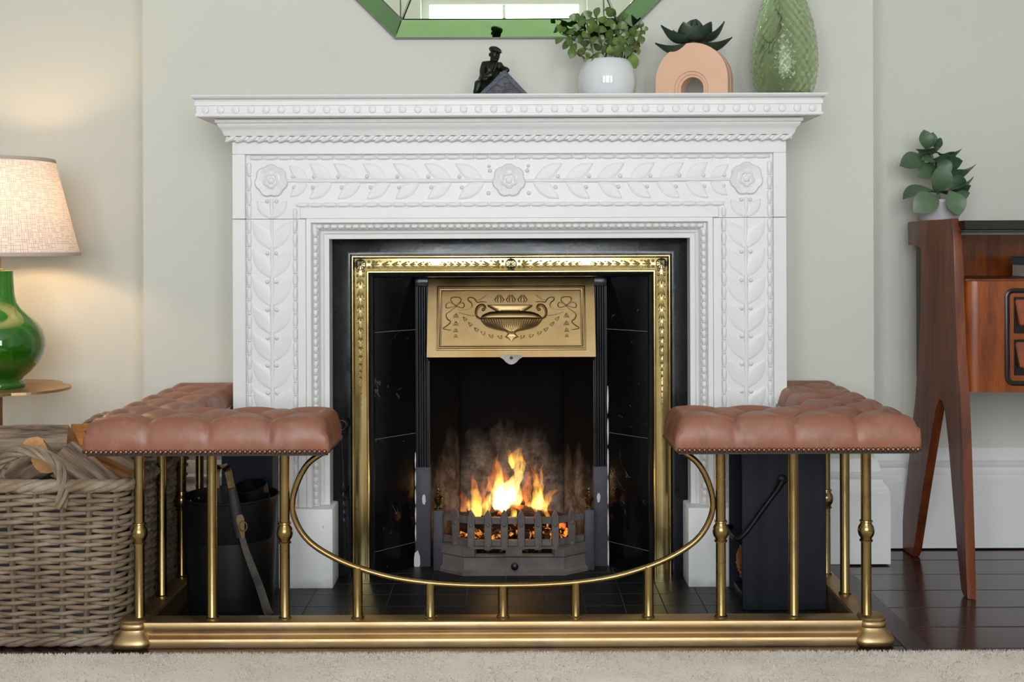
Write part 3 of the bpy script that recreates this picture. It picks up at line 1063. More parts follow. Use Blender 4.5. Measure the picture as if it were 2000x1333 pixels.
for g in (lambda x: x, lambda x: 1934 - x):
    b = MB()
    b.add(ribbon('h', [(g(x), y) for x, y in ((665, 375), (690, 350), (670, 322), (630, 325), (600, 360), (590, 410), (605, 450), (640, 470))], 0.0042, 0.003))
    b.add(sphere_vf(0.0045, hc(g(668), 368, 0.004), 8, 6))
    b.build('urn_handle', bh, hood)
    b = MB()
    for pts in (((375, 325), (320, 270), (330, 235), (375, 230), (420, 240), (425, 275), (375, 325)), ((375, 325), (310, 290), (270, 310), (280, 350), (375, 325)), ((375, 325), (440, 290), (465, 320), (440, 348), (375, 325)),
                ((375, 335), (320, 380), (272, 420), (285, 470), (318, 500), (285, 540), (240, 575), (320, 590)),
                ((400, 370), (470, 368), (540, 345), (545, 300), (505, 260), (520, 232), (570, 245), (600, 285), (650, 280), (705, 285)), ((570, 250), (620, 265), (660, 240), (700, 210))):
        b.add(ribbon('r', [(g(x), y) for x, y in pts], 0.0017, 0.0012))
    b.add(sphere_vf(0.003, hc(g(375), 325, 0.003), 8, 6))
    b.build('ribbon_bow', bh, hood)
    b = MB()
    for k in range(9):
        t = k / 8
        b.add(sphere_vf(0.0016, hc(g(415 + 150 * t), 400 + 34 * sin(t * 1.5), 0.0015), 6, 5))
    b.build('pearl_swag', bh, hood)
    for (x, y, sz) in ((375, 440, 1.0), (375, 525, 1.0), (375, 600, 0.85), (375, 660, 0.7)):
        b = MB()
        for dx in (-1, 0, 1):
            b.add(tube_vf([hc(x_ if g(0) == 0 else 1934 - x_, yy, nn) for x_, yy, nn in ((x, y - 30 * sz, 0.0), (x + dx * 14 * sz, y, 0.0008), (x + dx * 30 * sz, y + 18 * sz, 0.0))], [0.0012, 0.0026 * sz, 0.0006], 8))
        b.build('bell_flower', bh, hood)
    for (x, y, a) in ((465, 460, 0.9), (520, 520, 0.8), (585, 580, 0.6), (655, 622, 0.35), (740, 655, 0.2), (835, 668, 0.1)):
        b = MB()
        for dd in (-0.5, 0, 0.5):
            aa = a + dd
            b.add(tube_vf([hc(g(px_), py_, nn) for px_, py_, nn in ((x - 14, y - 14, 0.0), (x + 10 * cos(aa), y + 10 * sin(aa), 0.0008), (x + 42 * cos(aa), y + 42 * sin(aa), 0.0))], [0.0010, 0.0025, 0.0006], 8))
        b.build('bell_flower', bh, hood)
for (x0, n_) in ((840, 3), (965, 3), (1090, 3)):
    b = MB()
    for dx in (-42, -16, 16, 42):
        b.add(ribbon('f', ((x0 + dx * 0.6, 288), (x0 + dx * 1.15, 262), (x0 + dx * 0.8, 238), (x0 + dx * 0.35, 205)), 0.0017, 0.001))
    b.build('urn_flame', bh, hood)
# lug under the hood
out = [(-0.032, 0.0), (-0.022, -0.006), (-0.014, -0.015), (-0.006, -0.0195), (0.0, -0.0205), (0.006, -0.0195), (0.014, -0.015), (0.022, -0.006), (0.032, 0.0), (0.024, 0.006), (-0.024, 0.006)]
vs = [HP(x, HL - z, 0.002) for x, z in out] + [HP(x, HL - z, -0.004) for x, z in out]
n = len(out)
mk('hood_lug', vs, [tuple(range(n)), tuple(range(n, 2 * n))] + [(i, (i + 1) % n, n + (i + 1) % n, n + i) for i in range(n)], M['pewter'], hood)
mk('lug_screw', *sphere_vf(0.0042, HP(0, HL + 0.003, 0.003), 10, 6), M['iron_grey'], hood, smooth=True)

# ------------------------------------------------------------------ firebox
def firebrick():
    t = NT('sooty_firebrick')
    co = t.coord('Object')
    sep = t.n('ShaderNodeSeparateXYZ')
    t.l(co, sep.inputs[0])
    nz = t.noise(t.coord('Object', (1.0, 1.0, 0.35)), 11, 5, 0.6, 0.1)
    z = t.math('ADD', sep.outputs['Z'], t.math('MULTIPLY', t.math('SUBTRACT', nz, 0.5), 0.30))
    brick = t.ramp(t.noise(co, 26, 6, 0.65), [(0.3, '#3a322e'), (0.5, '#5b514b'), (0.72, '#7d746e')])
    ash = t.mix(t.mapr(t.noise(co, 40, 5), 0.5, 0.66, 0.0, 0.6), brick, '#8a827c')
    crack = t.mapr(t.math('ABSOLUTE', t.math('SUBTRACT', t.noise(co, 5, 6, 0.55, 0.5), 0.5)), 0.0, 0.003, 0.7, 0.0)
    ash = t.mix(crack, ash, '#1a1310')
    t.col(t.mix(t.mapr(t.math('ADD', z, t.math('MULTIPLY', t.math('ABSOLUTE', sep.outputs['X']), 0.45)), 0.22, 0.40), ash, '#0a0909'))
    t.set(rough=0.95, spec=0.1)
    t.bump(t.noise(co, 50, 5), 0.5, 0.003)
    return t.m
M['firebrick'] = firebrick()
def fireback():
    # hexagonal recess: cheek, back, cheek
    plan = [(ICX - 0.235, 0.215), (ICX - 0.150, 0.375), (ICX + 0.150, 0.375), (ICX + 0.235, 0.215)]
    zs = [0.0, 0.10, 0.20, 0.28, 0.36, 0.50, 0.66, 0.82]
    lean = [0.0, 0.0, 0.0, 0.0, -0.006, -0.02, -0.05, -0.08]
    nms = ('firebox_cheek', 'fireback', 'firebox_cheek')
    for k in range(3):
        a, b_ = plan[k], plan[k + 1]
        vs, fs = [], []
        nn = 14
        for i, z in enumerate(zs):
            for j in range(nn + 1):
                t = j / nn
                x = a[0] + (b_[0] - a[0]) * t
                y = a[1] + (b_[1] - a[1]) * t
                dep = (y - 0.215) / 0.16
                y += lean[i] * dep
                q = mnoise.noise(Vector((x * 22, y * 22, z * 22))) * 0.006 if 0 < j < nn else 0
                vs.append((x, y - q, z))
        m = nn + 1
        for i in range(len(zs) - 1):
            for j in range(nn):
                fs.append((i * m + j, i * m + j + 1, (i + 1) * m + j + 1, (i + 1) * m + j))
        o = mk(nms[k], vs, fs, M['firebrick'], ins, smooth=True)
        sol = o.modifiers.new('thickness', 'SOLIDIFY')
        sol.thickness = 0.012
        sol.offset = 1 if k != 99 else -1
fireback()
# ------------------------------------------------------------------ grate
GCX = 0.002
gr = thing('fire_grate', (GCX, 0.2, 0), 'bowed cast iron fire grate with pointed bars and brass finials', 'fire grate')
def bow(x, yc=0.100, ys=0.165, xc=0.118, xe=0.205):
    a = abs(x)
    return yc if a < xc else yc + (ys - yc) * (a - xc) / (xe - xc)
for s in (-1, 1):
    x = GCX + s * 0.207
    box('grate_post', x - 0.0135, x + 0.0135, 0.150, 0.180, 0.004, zr(997, 0.15), M['iron_grey'], gr, 0.003, 2)
    zt = zr(997, 0.15) - 0.001
    lathe('finial', [(0.010, 0), (0.010, 0.003), (0.005, 0.006), (0.0045, 0.010), (0.009, 0.018), (0.0125, 0.026), (0.0125, 0.0295), (0.0135, 0.031), (0.0135, 0.034), (0.009, 0.037), (0.0045, 0.042), (0.0055, 0.046), (0.008, 0.048), (0.006, 0.051), (0.002, 0.053), (0.0025, 0.056), (0.001, 0.059)],
          M['brass_dark'], gr, 20, (x, 0.165, zt))
def barpath(z, off=0.0, xe=0.2):
    return [(GCX + x, bow(x) + off, z) for x in (-xe, -0.118, 0.118, xe)]
def ribbar(name, z0, z1, off, th, mat):
    pts = [(GCX + x, bow(x) + off) for x in (-0.2, -0.118, 0.118, 0.2)]
    vs, fs = sweep_vf(pts, [(0, z0), (0, z1), (-th, z1), (-th, z0), (0, z0)])
    return mk(name, vs, fs, mat, gr)
ribbar('grate_rail', 0.143, 0.160, 0.006, 0.012, M['iron_fret'])
ribbar('grate_rail', 0.080, 0.099, 0.004, 0.014, M['iron_fret'])
ribbar('grate_sill', 0.0795, 0.085, -0.010, 0.028, M['iron_fret'])
def finger():
    w_ = 0.0102
    out = [(-w_, 0.0), (w_, 0.0), (w_, 0.082), (w_ * 0.95, 0.090), (w_ * 0.55, 0.100), (0.0, 0.108), (-w_ * 0.55, 0.100), (-w_ * 0.95, 0.090), (-w_, 0.082)]
    b = MB()
    n = len(out)
    v = [(x, 0.004, z) for x, z in out] + [(x * 0.86, -0.004, z) for x, z in out] + [(0, -0.0075, 0.004), (0, -0.0075, 0.098)]
    f = [tuple(range(n))] + [(i, (i + 1) % n, n + (i + 1) % n, n + i) for i in range(n)]
    f += [tuple(range(n, 2 * n))]
    b.add((v[:2 * n], f))
    for z in (0.010, 0.068):
        b.add(sphere_vf(0.0065, (0, -0.004, z), 8, 6, (1, 0.7, 1)))
    return b.mesh('grate_bar', M['iron_fret'], 35)
FNG = finger()
for x in (-0.156, -0.113, -0.0675, -0.0234, 0.022, 0.0675, 0.114, 0.160):
    a = 0 if abs(x) < 0.12 else (0.6 if x > 0 else -0.6)
    inst('grate_bar', FNG, Matrix.Translation((x, bow(x - GCX) - 0.001, 0.075)) @ Matrix.Rotation(a, 4, 'Z') @ Matrix.Diagonal((1.0, 1.0, 1.0, 1)), gr)
# ash-pit front with two air slots and a knob
pts = [(GCX + x, bow(x) - 0.004) for x in (-0.196, -0.134, 0.134, 0.196)]
pf = [(0, 0.004), (0.010, 0.004), (0.010, 0.014), (0.004, 0.020), (0.0015, 0.030), (0.0015, 0.052), (0.006, 0.056), (0.006, 0.0605), (-0.012, 0.0605), (-0.012, 0.004), (0, 0.004)]
vs, fs = sweep_vf(pts, pf)
mk('ash_pit_front', vs, fs, M['iron_ash'], gr, autosmooth=30)
for (a, c) in ((-0.196, -0.105), (-0.022, 0.022), (0.108, 0.196)):
    seq = [a] + [q for q in (-0.134, 0.134) if a < q < c] + [c]
    vs, fs = sweep_vf([(GCX + x, bow(x) - 0.004) for x in seq], [(0.004, 0.060), (0.004, 0.080), (-0.010, 0.080), (-0.010, 0.060), (0.004, 0.060)])
    mk('slot_tab', vs, fs, M['iron_ash'], gr)
lathe('ash_knob', [(0.005, 0), (0.005, 0.006), (0.0098, 0.008), (0.0098, 0.013), (0.006, 0.016), (0.001, 0.017)], M['iron'], gr, 18, M=onface(GCX + 0.002, 0.0945, 0.034))
box('ash_pit', GCX - 0.19, GCX + 0.19, 0.175, 0.36, 0.004, 0.05, M['void'], gr)
for k in range(9):
    x = GCX - 0.14 + 0.035 * k
    box('bottom_bar', x - 0.006, x + 0.006, 0.125, 0.35, 0.060, 0.072, M['iron'], gr, 0.002, 1)
# ------------------------------------------------------------------ fire
def charmat():
    t = NT('charred_log')
    co = t.coord('Object')
    n = t.noise(co, 30, 5, 0.65)
    t.col(t.ramp(n, [(0.35, '#120d0b'), (0.55, '#3a2016'), (0.75, '#6b3d22')]))
    t.set(rough=0.95)
    g = t.mapr(t.noise(co, 22, 4), 0.56, 0.70)
    t.l(t.math('MULTIPLY', g, 1.6), t.b.inputs['Emission Strength'])
    t.b.inputs['Emission Color'].default_value = (1.0, 0.20, 0.02, 1)
    t.bump(n, 0.6, 0.004)
    return t.m
M['char'] = charmat()
def embermat():
    t = NT('glowing_embers')
    co = t.coord('Object')
    n = t.noise(co, 45, 4, 0.6)
    t.col('#2a1a14')
    t.set(rough=0.95)
    g = t.mapr(n, 0.54, 0.68)
    t.l(t.math('MULTIPLY', g, 1.6), t.b.inputs['Emission Strength'])
    t.b.inputs['Emission Color'].default_value = (1.0, 0.30, 0.04, 1)
    return t.m
M['ember'] = embermat()

def splitlog_vf(L, r, seed, nside=9, wedge=0.35, n=10):
    """split log along local X: bark arc with a flat split face; returns verts, faces, material idx (0 bark, 1 split, 2 end)"""
    rr = random.Random(seed)
    ang = [(-0.5 + k / (nside - 1)) * 2 * pi * (1 - wedge) for k in range(nside)]
    ring = [(r * cos(a) * rr.uniform(0.93, 1.05), r * sin(a) * rr.uniform(0.93, 1.05)) for a in ang]
    apex = (-r * rr.uniform(0.15, 0.45), rr.uniform(-0.2, 0.2) * r)
    ring.append(apex)
    m = len(ring)
    vs, fs, mi = [], [], []
    for i in range(n + 1):
        t = i / n
        tw = 0.15 * (t - 0.5)
        for k, (a, b) in enumerate(ring):
            q = 1 + 0.07 * mnoise.noise(Vector((t * 3 + seed, a * 25, b * 25)))
            ca, sa = cos(tw), sin(tw)
            vs.append((-L / 2 + L * t + (rr.uniform(-0.004, 0.004) if i in (0, n) else 0), (a * ca - b * sa) * q, (a * sa + b * ca) * q))
    for i in range(n):
        for k in range(m):
            k2 = (k + 1) % m
            fs.append((i * m + k, i * m + k2, (i + 1) * m + k2, (i + 1) * m + k))
            mi.append(1 if k >= m - 2 else 0)
    fs.append(tuple(range(m))); mi.append(2)
    fs.append(tuple(n * m + k for k in range(m))); mi.append(2)
    return vs, fs, mi

def log_obj(name, c, L, r, yaw, pitch, roll, seed, mats, wedge=0.35):
    vs, fs, mi = splitlog_vf(L, r, seed, wedge=wedge)
    Mx = Matrix.Translation(c) @ Matrix.Rotation(yaw, 4, 'Z') @ Matrix.Rotation(-pitch, 4, 'Y') @ Matrix.Rotation(roll, 4, 'X')
    o = mk(name, vs, fs, mats, None, autosmooth=32, mats_idx=mi)
    o.matrix_basis = Mx
    return o
cm = [M['char'], M['char'], M['char']]
o = log_obj('burning_log', P(960, 1012, 0.235), 0.20, 0.026, 0.12, 0.30, 0.4, 1, cm)
tag(o, 'charred burning log tilted at the left of the fire grate', 'log', 'burning logs in the grate')
o = log_obj('burning_log', P(1040, 1008, 0.215), 0.19, 0.024, -0.18, -0.16, 2.0, 2, cm)
tag(o, 'charred burning log at the right of the fire grate with flames on it', 'log', 'burning logs in the grate')
o = log_obj('burning_log', P(995, 1030, 0.26), 0.22, 0.030, 0.0, 0.0, 1.1, 3, cm)
tag(o, 'glowing charred log lying flat at the back of the grate', 'log', 'burning logs in the grate')
rr = random.Random(5)
b = MB()
for k in range(90):
    x = rr.uniform(-0.15, 0.15); y = rr.uniform(0.135, 0.33)
    s_ = rr.uniform(0.010, 0.019)
    vs, fs = sphere_vf(1, (0, 0, 0), 6, 4)
    Mx = Matrix.Translation((GCX + x, y, 0.078 + rr.uniform(0, 0.022))) @ Matrix.Rotation(rr.uniform(0, 3), 4, (rr.random(), rr.random(), rr.random() + 0.1)) @ Matrix.Diagonal((s_, s_ * 0.8, s_ * 0.7, 1))
    b.add((vs, fs), 0, Mx)
o = b.build('ember_bed', M['ember'], None, 20)
tag(o, 'bed of glowing orange embers in the grate', 'embers', None, 'stuff')

def flamemat(name, lo, hi, strength):
    t = NT(name)
    for nd in list(t.t.nodes):
        if nd != t.out:
            t.t.nodes.remove(nd)
    em = t.n('ShaderNodeEmission')
    tc = t.n('ShaderNodeTexCoord')
    sep = t.n('ShaderNodeSeparateXYZ')
    t.l(tc.outputs['Generated'], sep.inputs[0])
    c = t.ramp(sep.outputs['Z'], [(0.0, lo[0]), (0.45, lo[1]), (1.0, hi)])
    t.l(c, em.inputs[0])
    mp_ = t.n('ShaderNodeMapping')
    mp_.inputs['Scale'].default_value = (1, 1, 0.22)
    t.l(tc.outputs['Object'], mp_.inputs[0])
    nz = t.noise(mp_.outputs[0], 75, 3, 0.55)
    fall = t.mapr(sep.outputs['Z'], 0.1, 1.0, 1.0, 0.22)
    t.l(t.math('MULTIPLY', t.math('MULTIPLY', fall, t.mapr(nz, 0.36, 0.62, 0.15, 1.6)), strength), em.inputs[1])
    t.l(em.outputs[0], t.out.inputs['Volume'])
    return t.m
M['flame'] = flamemat('yellow_flame', ('#ffd870', '#ffb438'), '#ff7a10', 95)
M['flame_core'] = flamemat('white_hot_flame', ('#fff0b8', '#ffe080'), '#ffa828', 85)
M['flame_red'] = flamemat('thin_orange_flame', ('#ffa040', '#ff7a20'), '#f04a10', 38)
fire = thing('log_fire', P(1000, 1020, 0.235), 'blazing yellow and orange flames of the log fire', 'fire')
def flame(pts, mat, Y, dy=0.0, fl=0.75):
    q = crom([(p[0], p[1], p[2]) for p in pts], 6)
    c, r = [], []
    n = len(q)
    for i, v in enumerate(q):
        w_ = P(v.x, v.y, Y)
        w_.y += dy * i / n + 0.004 * sin(i * 0.5)
        c.append(w_)
        r.append(max(0.0006, v.z * 1.25 * (Y - CAMY) / F))
    vs, fs = tube_vf(c, r, 14, flat=fl, up=(1, 0, 0))
    vs = [v + Vector((mnoise.noise(v * 55.0), mnoise.noise(v * 55.0 + Vector((7, 3, 1))), 0)) * 0.0055 for v in vs]
    return mk('flame', vs, fs, M[mat], fire, smooth=True)
flame([(988, 1006, 5), (984, 990, 13), (986, 972, 18), (994, 958, 16), (1005, 945, 11), (1013, 930, 8), (1010, 914, 8), (1006, 900, 12), (1010, 888, 9), (1016, 876, 2)], 'flame_core', 0.215)
flame([(990, 1008, 4), (994, 990, 14), (1002, 972, 16), (1009, 956, 8), (1012, 940, 2)], 'flame_core', 0.225)
flame([(978, 1002, 4), (972, 988, 9), (969, 972, 11), (972, 956, 9), (975, 938, 5), (974, 922, 1)], 'flame_core', 0.22)
flame([(984, 1000, 5), (979, 980, 12), (981, 962, 9), (986, 948, 2)], 'flame_core', 0.20)
flame([(975, 965, 6), (976, 945, 8), (974, 925, 6), (972, 905, 4), (971, 888, 1)], 'flame', 0.23)
flame([(985, 950, 5), (986, 930, 6), (987, 912, 2)], 'flame_red', 0.24)
flame([(1003, 915, 4), (999, 900, 5), (996, 885, 3), (995, 878, 1)], 'flame', 0.225)
flame([(1019, 925, 3), (1022, 908, 4), (1019, 892, 3), (1014, 876, 1)], 'flame', 0.235)
flame([(1050, 1004, 8), (1050, 985, 11), (1051, 965, 9), (1048, 945, 6), (1043, 926, 4), (1040, 911, 1)], 'flame', 0.205)
flame([(1052, 1000, 6), (1054, 975, 6), (1051, 950, 5), (1048, 930, 4), (1047, 914, 1.5)], 'flame', 0.21)
flame([(1054, 985, 5), (1056, 955, 5), (1057, 930, 3), (1059, 906, 0.8)], 'flame', 0.21)
flame([(1064, 1004, 5), (1064, 988, 7), (1070, 974, 6), (1078, 963, 4), (1089, 955, 0.8)], 'flame', 0.20)
flame([(1036, 1000, 5), (1036, 985, 4), (1038, 970, 1)], 'flame', 0.21)
flame([(1076, 1002, 3), (1075, 990, 4), (1081, 976, 1)], 'flame_red', 0.205)
flame([(934, 1014, 4), (932, 998, 8), (930, 980, 9), (928, 962, 7), (926, 944, 4), (924, 930, 1)], 'flame', 0.205)
flame([(945, 1008, 5), (950, 990, 8), (957, 975, 7), (964, 962, 4), (968, 952, 1)], 'flame', 0.21)
flame([(940, 990, 6), (942, 970, 6), (944, 950, 4), (946, 935, 1)], 'flame_red', 0.22)
flame([(922, 996, 5), (917, 985, 5), (913, 972, 1)], 'flame', 0.205)
flame([(956, 960, 6), (962, 940, 7), (966, 915, 5), (968, 895, 1)], 'flame_red', 0.25)
flame([(1026, 1000, 8), (1027, 975, 9), (1029, 950, 7), (1033, 925, 4), (1036, 908, 1)], 'flame_red', 0.26)
flame([(905, 1000, 6), (906, 975, 6), (902, 955, 1)], 'flame_red', 0.25)
flame([(1000, 1012, 4), (1004, 1000, 5), (1000, 990, 2)], 'flame', 0.17)
flame([(1068, 1030, 2), (1071, 1015, 4), (1066, 1000, 3), (1064, 992, 1)], 'flame', 0.15)
fl = bpy.data.lights.new('fire_glow', 'POINT')
fl.energy = 0.7
fl.color = (1.0, 0.42, 0.12)
fl.shadow_soft_size = 0.05
flo = bpy.data.objects.new('fire_glow', fl)
flo.location = P(1000, 975, 0.235)
COL.objects.link(flo)

# ------------------------------------------------------------------ club fender
FC = -0.023
PY = -0.43                       # plane of the posts
fe = thing('club_fender', (FC, -0.2, 0), 'brass club fender with tufted tan leather corner seats round the hearth', 'fender')
pw = 0.813                       # half distance of the corner posts
br = M['brass']
path = [(FC - pw, 0.16), (FC - pw, PY), (FC + pw, PY), (FC + pw, 0.16)]
BASE = [(-0.026, 0.004), (-0.026, 0.056), (-0.022, 0.0600), (0.018, 0.0600), (0.0225, 0.0575), (0.0245, 0.052), (0.0245, 0.044), (0.0225, 0.0385), (0.0215, 0.036), (0.0225, 0.031), (0.027, 0.0275), (0.031, 0.0255), (0.033, 0.0235), (0.0345, 0.018), (0.0345, 0.006), (0.033, 0.004), (-0.026, 0.004)]
sweep('base_rail', path, BASE, br, fe, angle=40)
# cast corner caps
def corner_cap(s):
    prof = [(0.004, 0.002), (0.036, 0.0025), (0.043, 0.006), (0.0465, 0.012), (0.046, 0.019), (0.041, 0.027), (0.034, 0.034), (0.0295, 0.040), (0.0285, 0.043), (0.030, 0.046), (0.030, 0.052), (0.029, 0.055), (0.0275, 0.0565), (0.0285, 0.059), (0.0285, 0.0635), (0.026, 0.0655), (0.004, 0.0655)]
    n = 40
    vs, fs = [], []
    for k in range(n):
        a = 2 * pi * k / n
        for (r, z) in prof:
            # rounded square plan
            e = 3.2
            q = 1.0 / ((abs(cos(a)) ** e + abs(sin(a)) ** e) ** (1 / e))
            vs.append((FC + s * (pw + 0.009) + r * q * cos(a), PY - 0.004 + r * q * sin(a), z))
    m = len(prof)
    for k in range(n):
        k2 = (k + 1) % n
        for i in range(m - 1):
            fs.append((k * m + i, k2 * m + i, k2 * m + i + 1, k * m + i + 1))
    fs.append(tuple(k * m for k in range(n))); fs.append(tuple(k * m + m - 1 for k in range(n)))
    mk('corner_cap', vs, fs, br, fe, autosmooth=40)
for s in (-1, 1):
    corner_cap(s)
SZ0 = 0.445                      # underside of the seats
pr = 0.0112
bt = M['brass_tube']
def post(x, y, ztop_, ball=None, zbase=0.060):
    prof = [(0.0, zbase - 0.004), (0.0145, zbase - 0.004), (0.0145, zbase + 0.0035), (pr + 0.0005, zbase + 0.005), (pr, zbase + 0.006)]
    if ball:
        prof += [(pr, ball - 0.024), (pr + 0.003, ball - 0.0235), (pr + 0.0035, ball - 0.0205), (pr + 0.001, ball - 0.019), (0.0125, ball - 0.016), (0.0165, ball - 0.010), (0.0182, ball - 0.003), (0.0182, ball + 0.003), (0.0165, ball + 0.010), (0.0125, ball + 0.016), (pr + 0.001, ball + 0.019), (pr + 0.0035, ball + 0.0205), (pr + 0.003, ball + 0.0235), (pr, ball + 0.024)]
    prof += [(pr, ztop_), (0.0, ztop_)]
    lathe('post', prof, bt, fe, 20, (x, y, 0), cap=False, angle=38)
pxs = [270, 410, 549, 690, 831, 973, 1116, 1259, 1403, 1546, 1690]
sp = 2 * pw / 10
# the dipping rail
rail_px = [(640, 884), (627, 887), (600, 908), (580, 945), (571, 985), (579, 1022), (602, 1056), (640, 1083), (690, 1106), (760, 1127), (831, 1138), (905, 1143), (978, 1144)]
Y_r = PY
left = [P(x, y, Y_r) for x, y in rail_px]
for v in left:
    pass
cxr = FC
pts = [Vector((v.x, Y_r, v.z)) for v in left]
pts += [Vector((2 * cxr - v.x, Y_r, v.z)) for v in reversed(pts[:-1])]
rp = crom(pts, 5)
tube('dipped_rail', rp, 0.0068, bt, fe, 10, flat=1.25, up=None)
def railz(x):
    best = None
    for a, b_ in zip(rp[:-1], rp[1:]):
        if (a.x - x) * (b_.x - x) <= 0 and abs(b_.x - a.x) > 1e-6:
            z = a.z + (b_.z - a.z) * (x - a.x) / (b_.x - a.x)
            if best is None or z < best:
                best = z
    return best or 0.2
BALL = 0.252
for k in range(11):
    x = FC - pw + sp * k
    if k in (3, 4, 5, 6, 7):
        post(x, PY, railz(x))
    else:
        post(x, PY, SZ0 + 0.004, BALL if k in (0, 2, 8, 10) else None)
for s in (-1, 1):
    for j, bl in ((1, None), (2, BALL), (3, None)):
        post(FC + s * pw, PY + 0.168 * j, SZ0 + 0.004, bl)
    # rail end plate against the chimneypiece
    box('wall_stay', FC + s * pw - 0.012, FC + s * pw + 0.012, 0.12, 0.165, 0.40, 0.446, bt, fe, 0.003, 2)
# tufted seats
def seat(s):
    xo, xi = 0.903, 0.378           # outer / inner end, from the fender centre
    yf, yb = -0.52, -0.325           # front strip
    yend = 0.165                     # wing end
    xw = 0.718                       # inner edge of the wing
    hgt = 0.074
    zt = SZ0 + hgt
    st = 0.006
    nx_ = round((xo - xi) / st); ny_ = round((yend - yf) / st)
    dx = (xo - xi) / nx_; dy = (yend - yf) / ny_
    def inside(i, j):
        x = xi + (i + 0.5) * dx; y = yf + (j + 0.5) * dy
        return y < yb or x > xw
    a_, b_ = 0.066, 0.066
    x0 = xo - 0.135; y0 = yf + 0.060
    def edge(x, y):
        d = min(xo - x, y - yf)
        k_ = 0.030
        def smin(p_, q_):
            h_ = max(0.0, k_ - abs(p_ - q_)) / k_
            return min(p_, q_) - h_ * h_ * k_ * 0.25
        d = smin(xo - x, y - yf)
        if y >= yb:
            return min(d, x - xw, yend - y)
        d2 = smin(x - xi, d)
        if x <= xw:
            return min(d2, yb - y)
        return min(d2, sqrt((x - xw) ** 2 + (yb - y) ** 2) if True else 1)
    def sm(q):
        q = max(0.0, min(1.0, q))
        return q * q * (3 - 2 * q)
    def height(x, y):
        d = max(0.0, edge(x, y))
        S = (x - x0) / a_; T = (y - y0) / b_
        u = (S + T) / 2; v = (S - T) / 2
        f1 = abs(sin(pi * u)); f2 = abs(sin(pi * v))
        diam = (f1 * f2) ** 0.33
        # straight pleats run from the outermost buttons over the edge
        along = S if (min(abs(y - yf), abs(y - yb)) < min(abs(x - xi), abs(x - xo), abs(x - xw)) or (y < yb and x < xw)) else T
        fr_ = abs(along / 2 - round(along / 2)) * 2 * a_
        st_ = 0.50 + 0.48 * abs(sin(pi * along / 2)) ** 0.5 - 0.25 * math.exp(-(fr_ / 0.007) ** 2)
        wgt = sm((d - 0.022) / 0.030)
        bul = st_ * (1 - wgt) + diam * wgt
        z = zt - 0.020 + 0.025 * bul
        r = 0.028
        if d < r:
            z -= r - sqrt(max(0, r * r - (r - d) ** 2))
        return z
    vid = {}
    vs, fs = [], []
    def vert(i, j):
        if (i, j) not in vid:
            x = xi + i * dx; y = yf + j * dy
            vid[(i, j)] = len(vs)
            vs.append((FC + s * x, y, height(x, y)))
        return vid[(i, j)]
    edges = {}
    for i in range(nx_):
        for j in range(ny_):
            if inside(i, j):
                q = [(i, j), (i + 1, j), (i + 1, j + 1), (i, j + 1)]
                fs.append(tuple(vert(*p) for p in q))
                for p0, p1 in zip(q, q[1:] + q[:1]):
                    if (p1, p0) in edges:
                        del edges[(p1, p0)]
                    else:
                        edges[(p0, p1)] = True
    # skirt
    nb = {}
    for (p0, p1) in edges:
        nb.setdefault(p0, []).append(p1); nb.setdefault(p1, []).append(p0)
    levels = [0.72, 0.42, 0.16, 0.0]
    bulge = [0.004, 0.005, 0.003, 0.0]
    sk = {}
    def normal(p):
        n_ = Vector((0, 0))
        for (p0, p1) in ecache.get(p, []):
            d = Vector(((p1[0] - p0[0]) * dx, (p1[1] - p0[1]) * dy))
            n_ += Vector((d.y, -d.x)).normalized()
        if n_.length > 1e-6:
            n_.normalize()
        return n_
    ecache = {}
    for e in edges:
        ecache.setdefault(e[0], []).append(e); ecache.setdefault(e[1], []).append(e)
    def skv(p, l):
        if l == 0:
            return vert(*p)
        if (p, l) not in sk:
            x = xi + p[0] * dx; y = yf + p[1] * dy
            z1 = height(x, y)
            n_ = normal(p)
            al = (x - x0) / a_ if abs(n_.y) > 0.5 else (y - y0) / b_
            pl = 1 - 0.6 * math.exp(-(abs(al / 2 - round(al / 2)) * 2 * a_ / 0.005) ** 2)
            o = bulge[l - 1] + (0.004 * (pl - 1) if levels[l - 1] > 0.1 else 0)
            sk[(p, l)] = len(vs)
            vs.append((FC + s * (x + n_.x * o), y + n_.y * o, SZ0 + (z1 - SZ0) * levels[l - 1]))
        return sk[(p, l)]
    for (p0, p1) in edges:
        for l in range(4):
            fs.append((skv(p0, l), skv(p1, l), skv(p1, l + 1), skv(p0, l + 1)))
    o = mk('seat', vs, fs, M['leather'], fe, smooth=True)
    # underside board
    bm = bmesh.new()
    for (xa, xb, ya, yb_) in ((xi + 0.004, xo - 0.004, yf + 0.004, yb - 0.004), (xw + 0.004, xo - 0.004, yb - 0.004, yend - 0.004)):
        bbox(bm, min(FC + s * xa, FC + s * xb), max(FC + s * xa, FC + s * xb), ya, yb_, SZ0 - 0.006, SZ0 + 0.01)
    bmo('seat_board', bm, M['studbed'], o)
    # brass edging on the inner side of the wing
    box('brass_edging', min(FC + s * (xw - 0.004), FC + s * (xw - 0.009)), max(FC + s * (xw - 0.004), FC + s * (xw - 0.009)), yb + 0.01, yend, SZ0 - 0.004, SZ0 + 0.034, bt, o, 0.001, 1)
    # buttons
    for i in range(-8, 9):
        for j in range(-1, 14):
            if (i + j) % 2:
                continue
            x = x0 + i * a_; y = y0 + j * b_
            if xi < x < xo and yf < y < yend and (y < yb or x > xw) and edge(x, y) > 0.035:
                inst('button', BTN, Matrix.Translation((FC + s * x, y, height(x, y) - 0.001)), o)
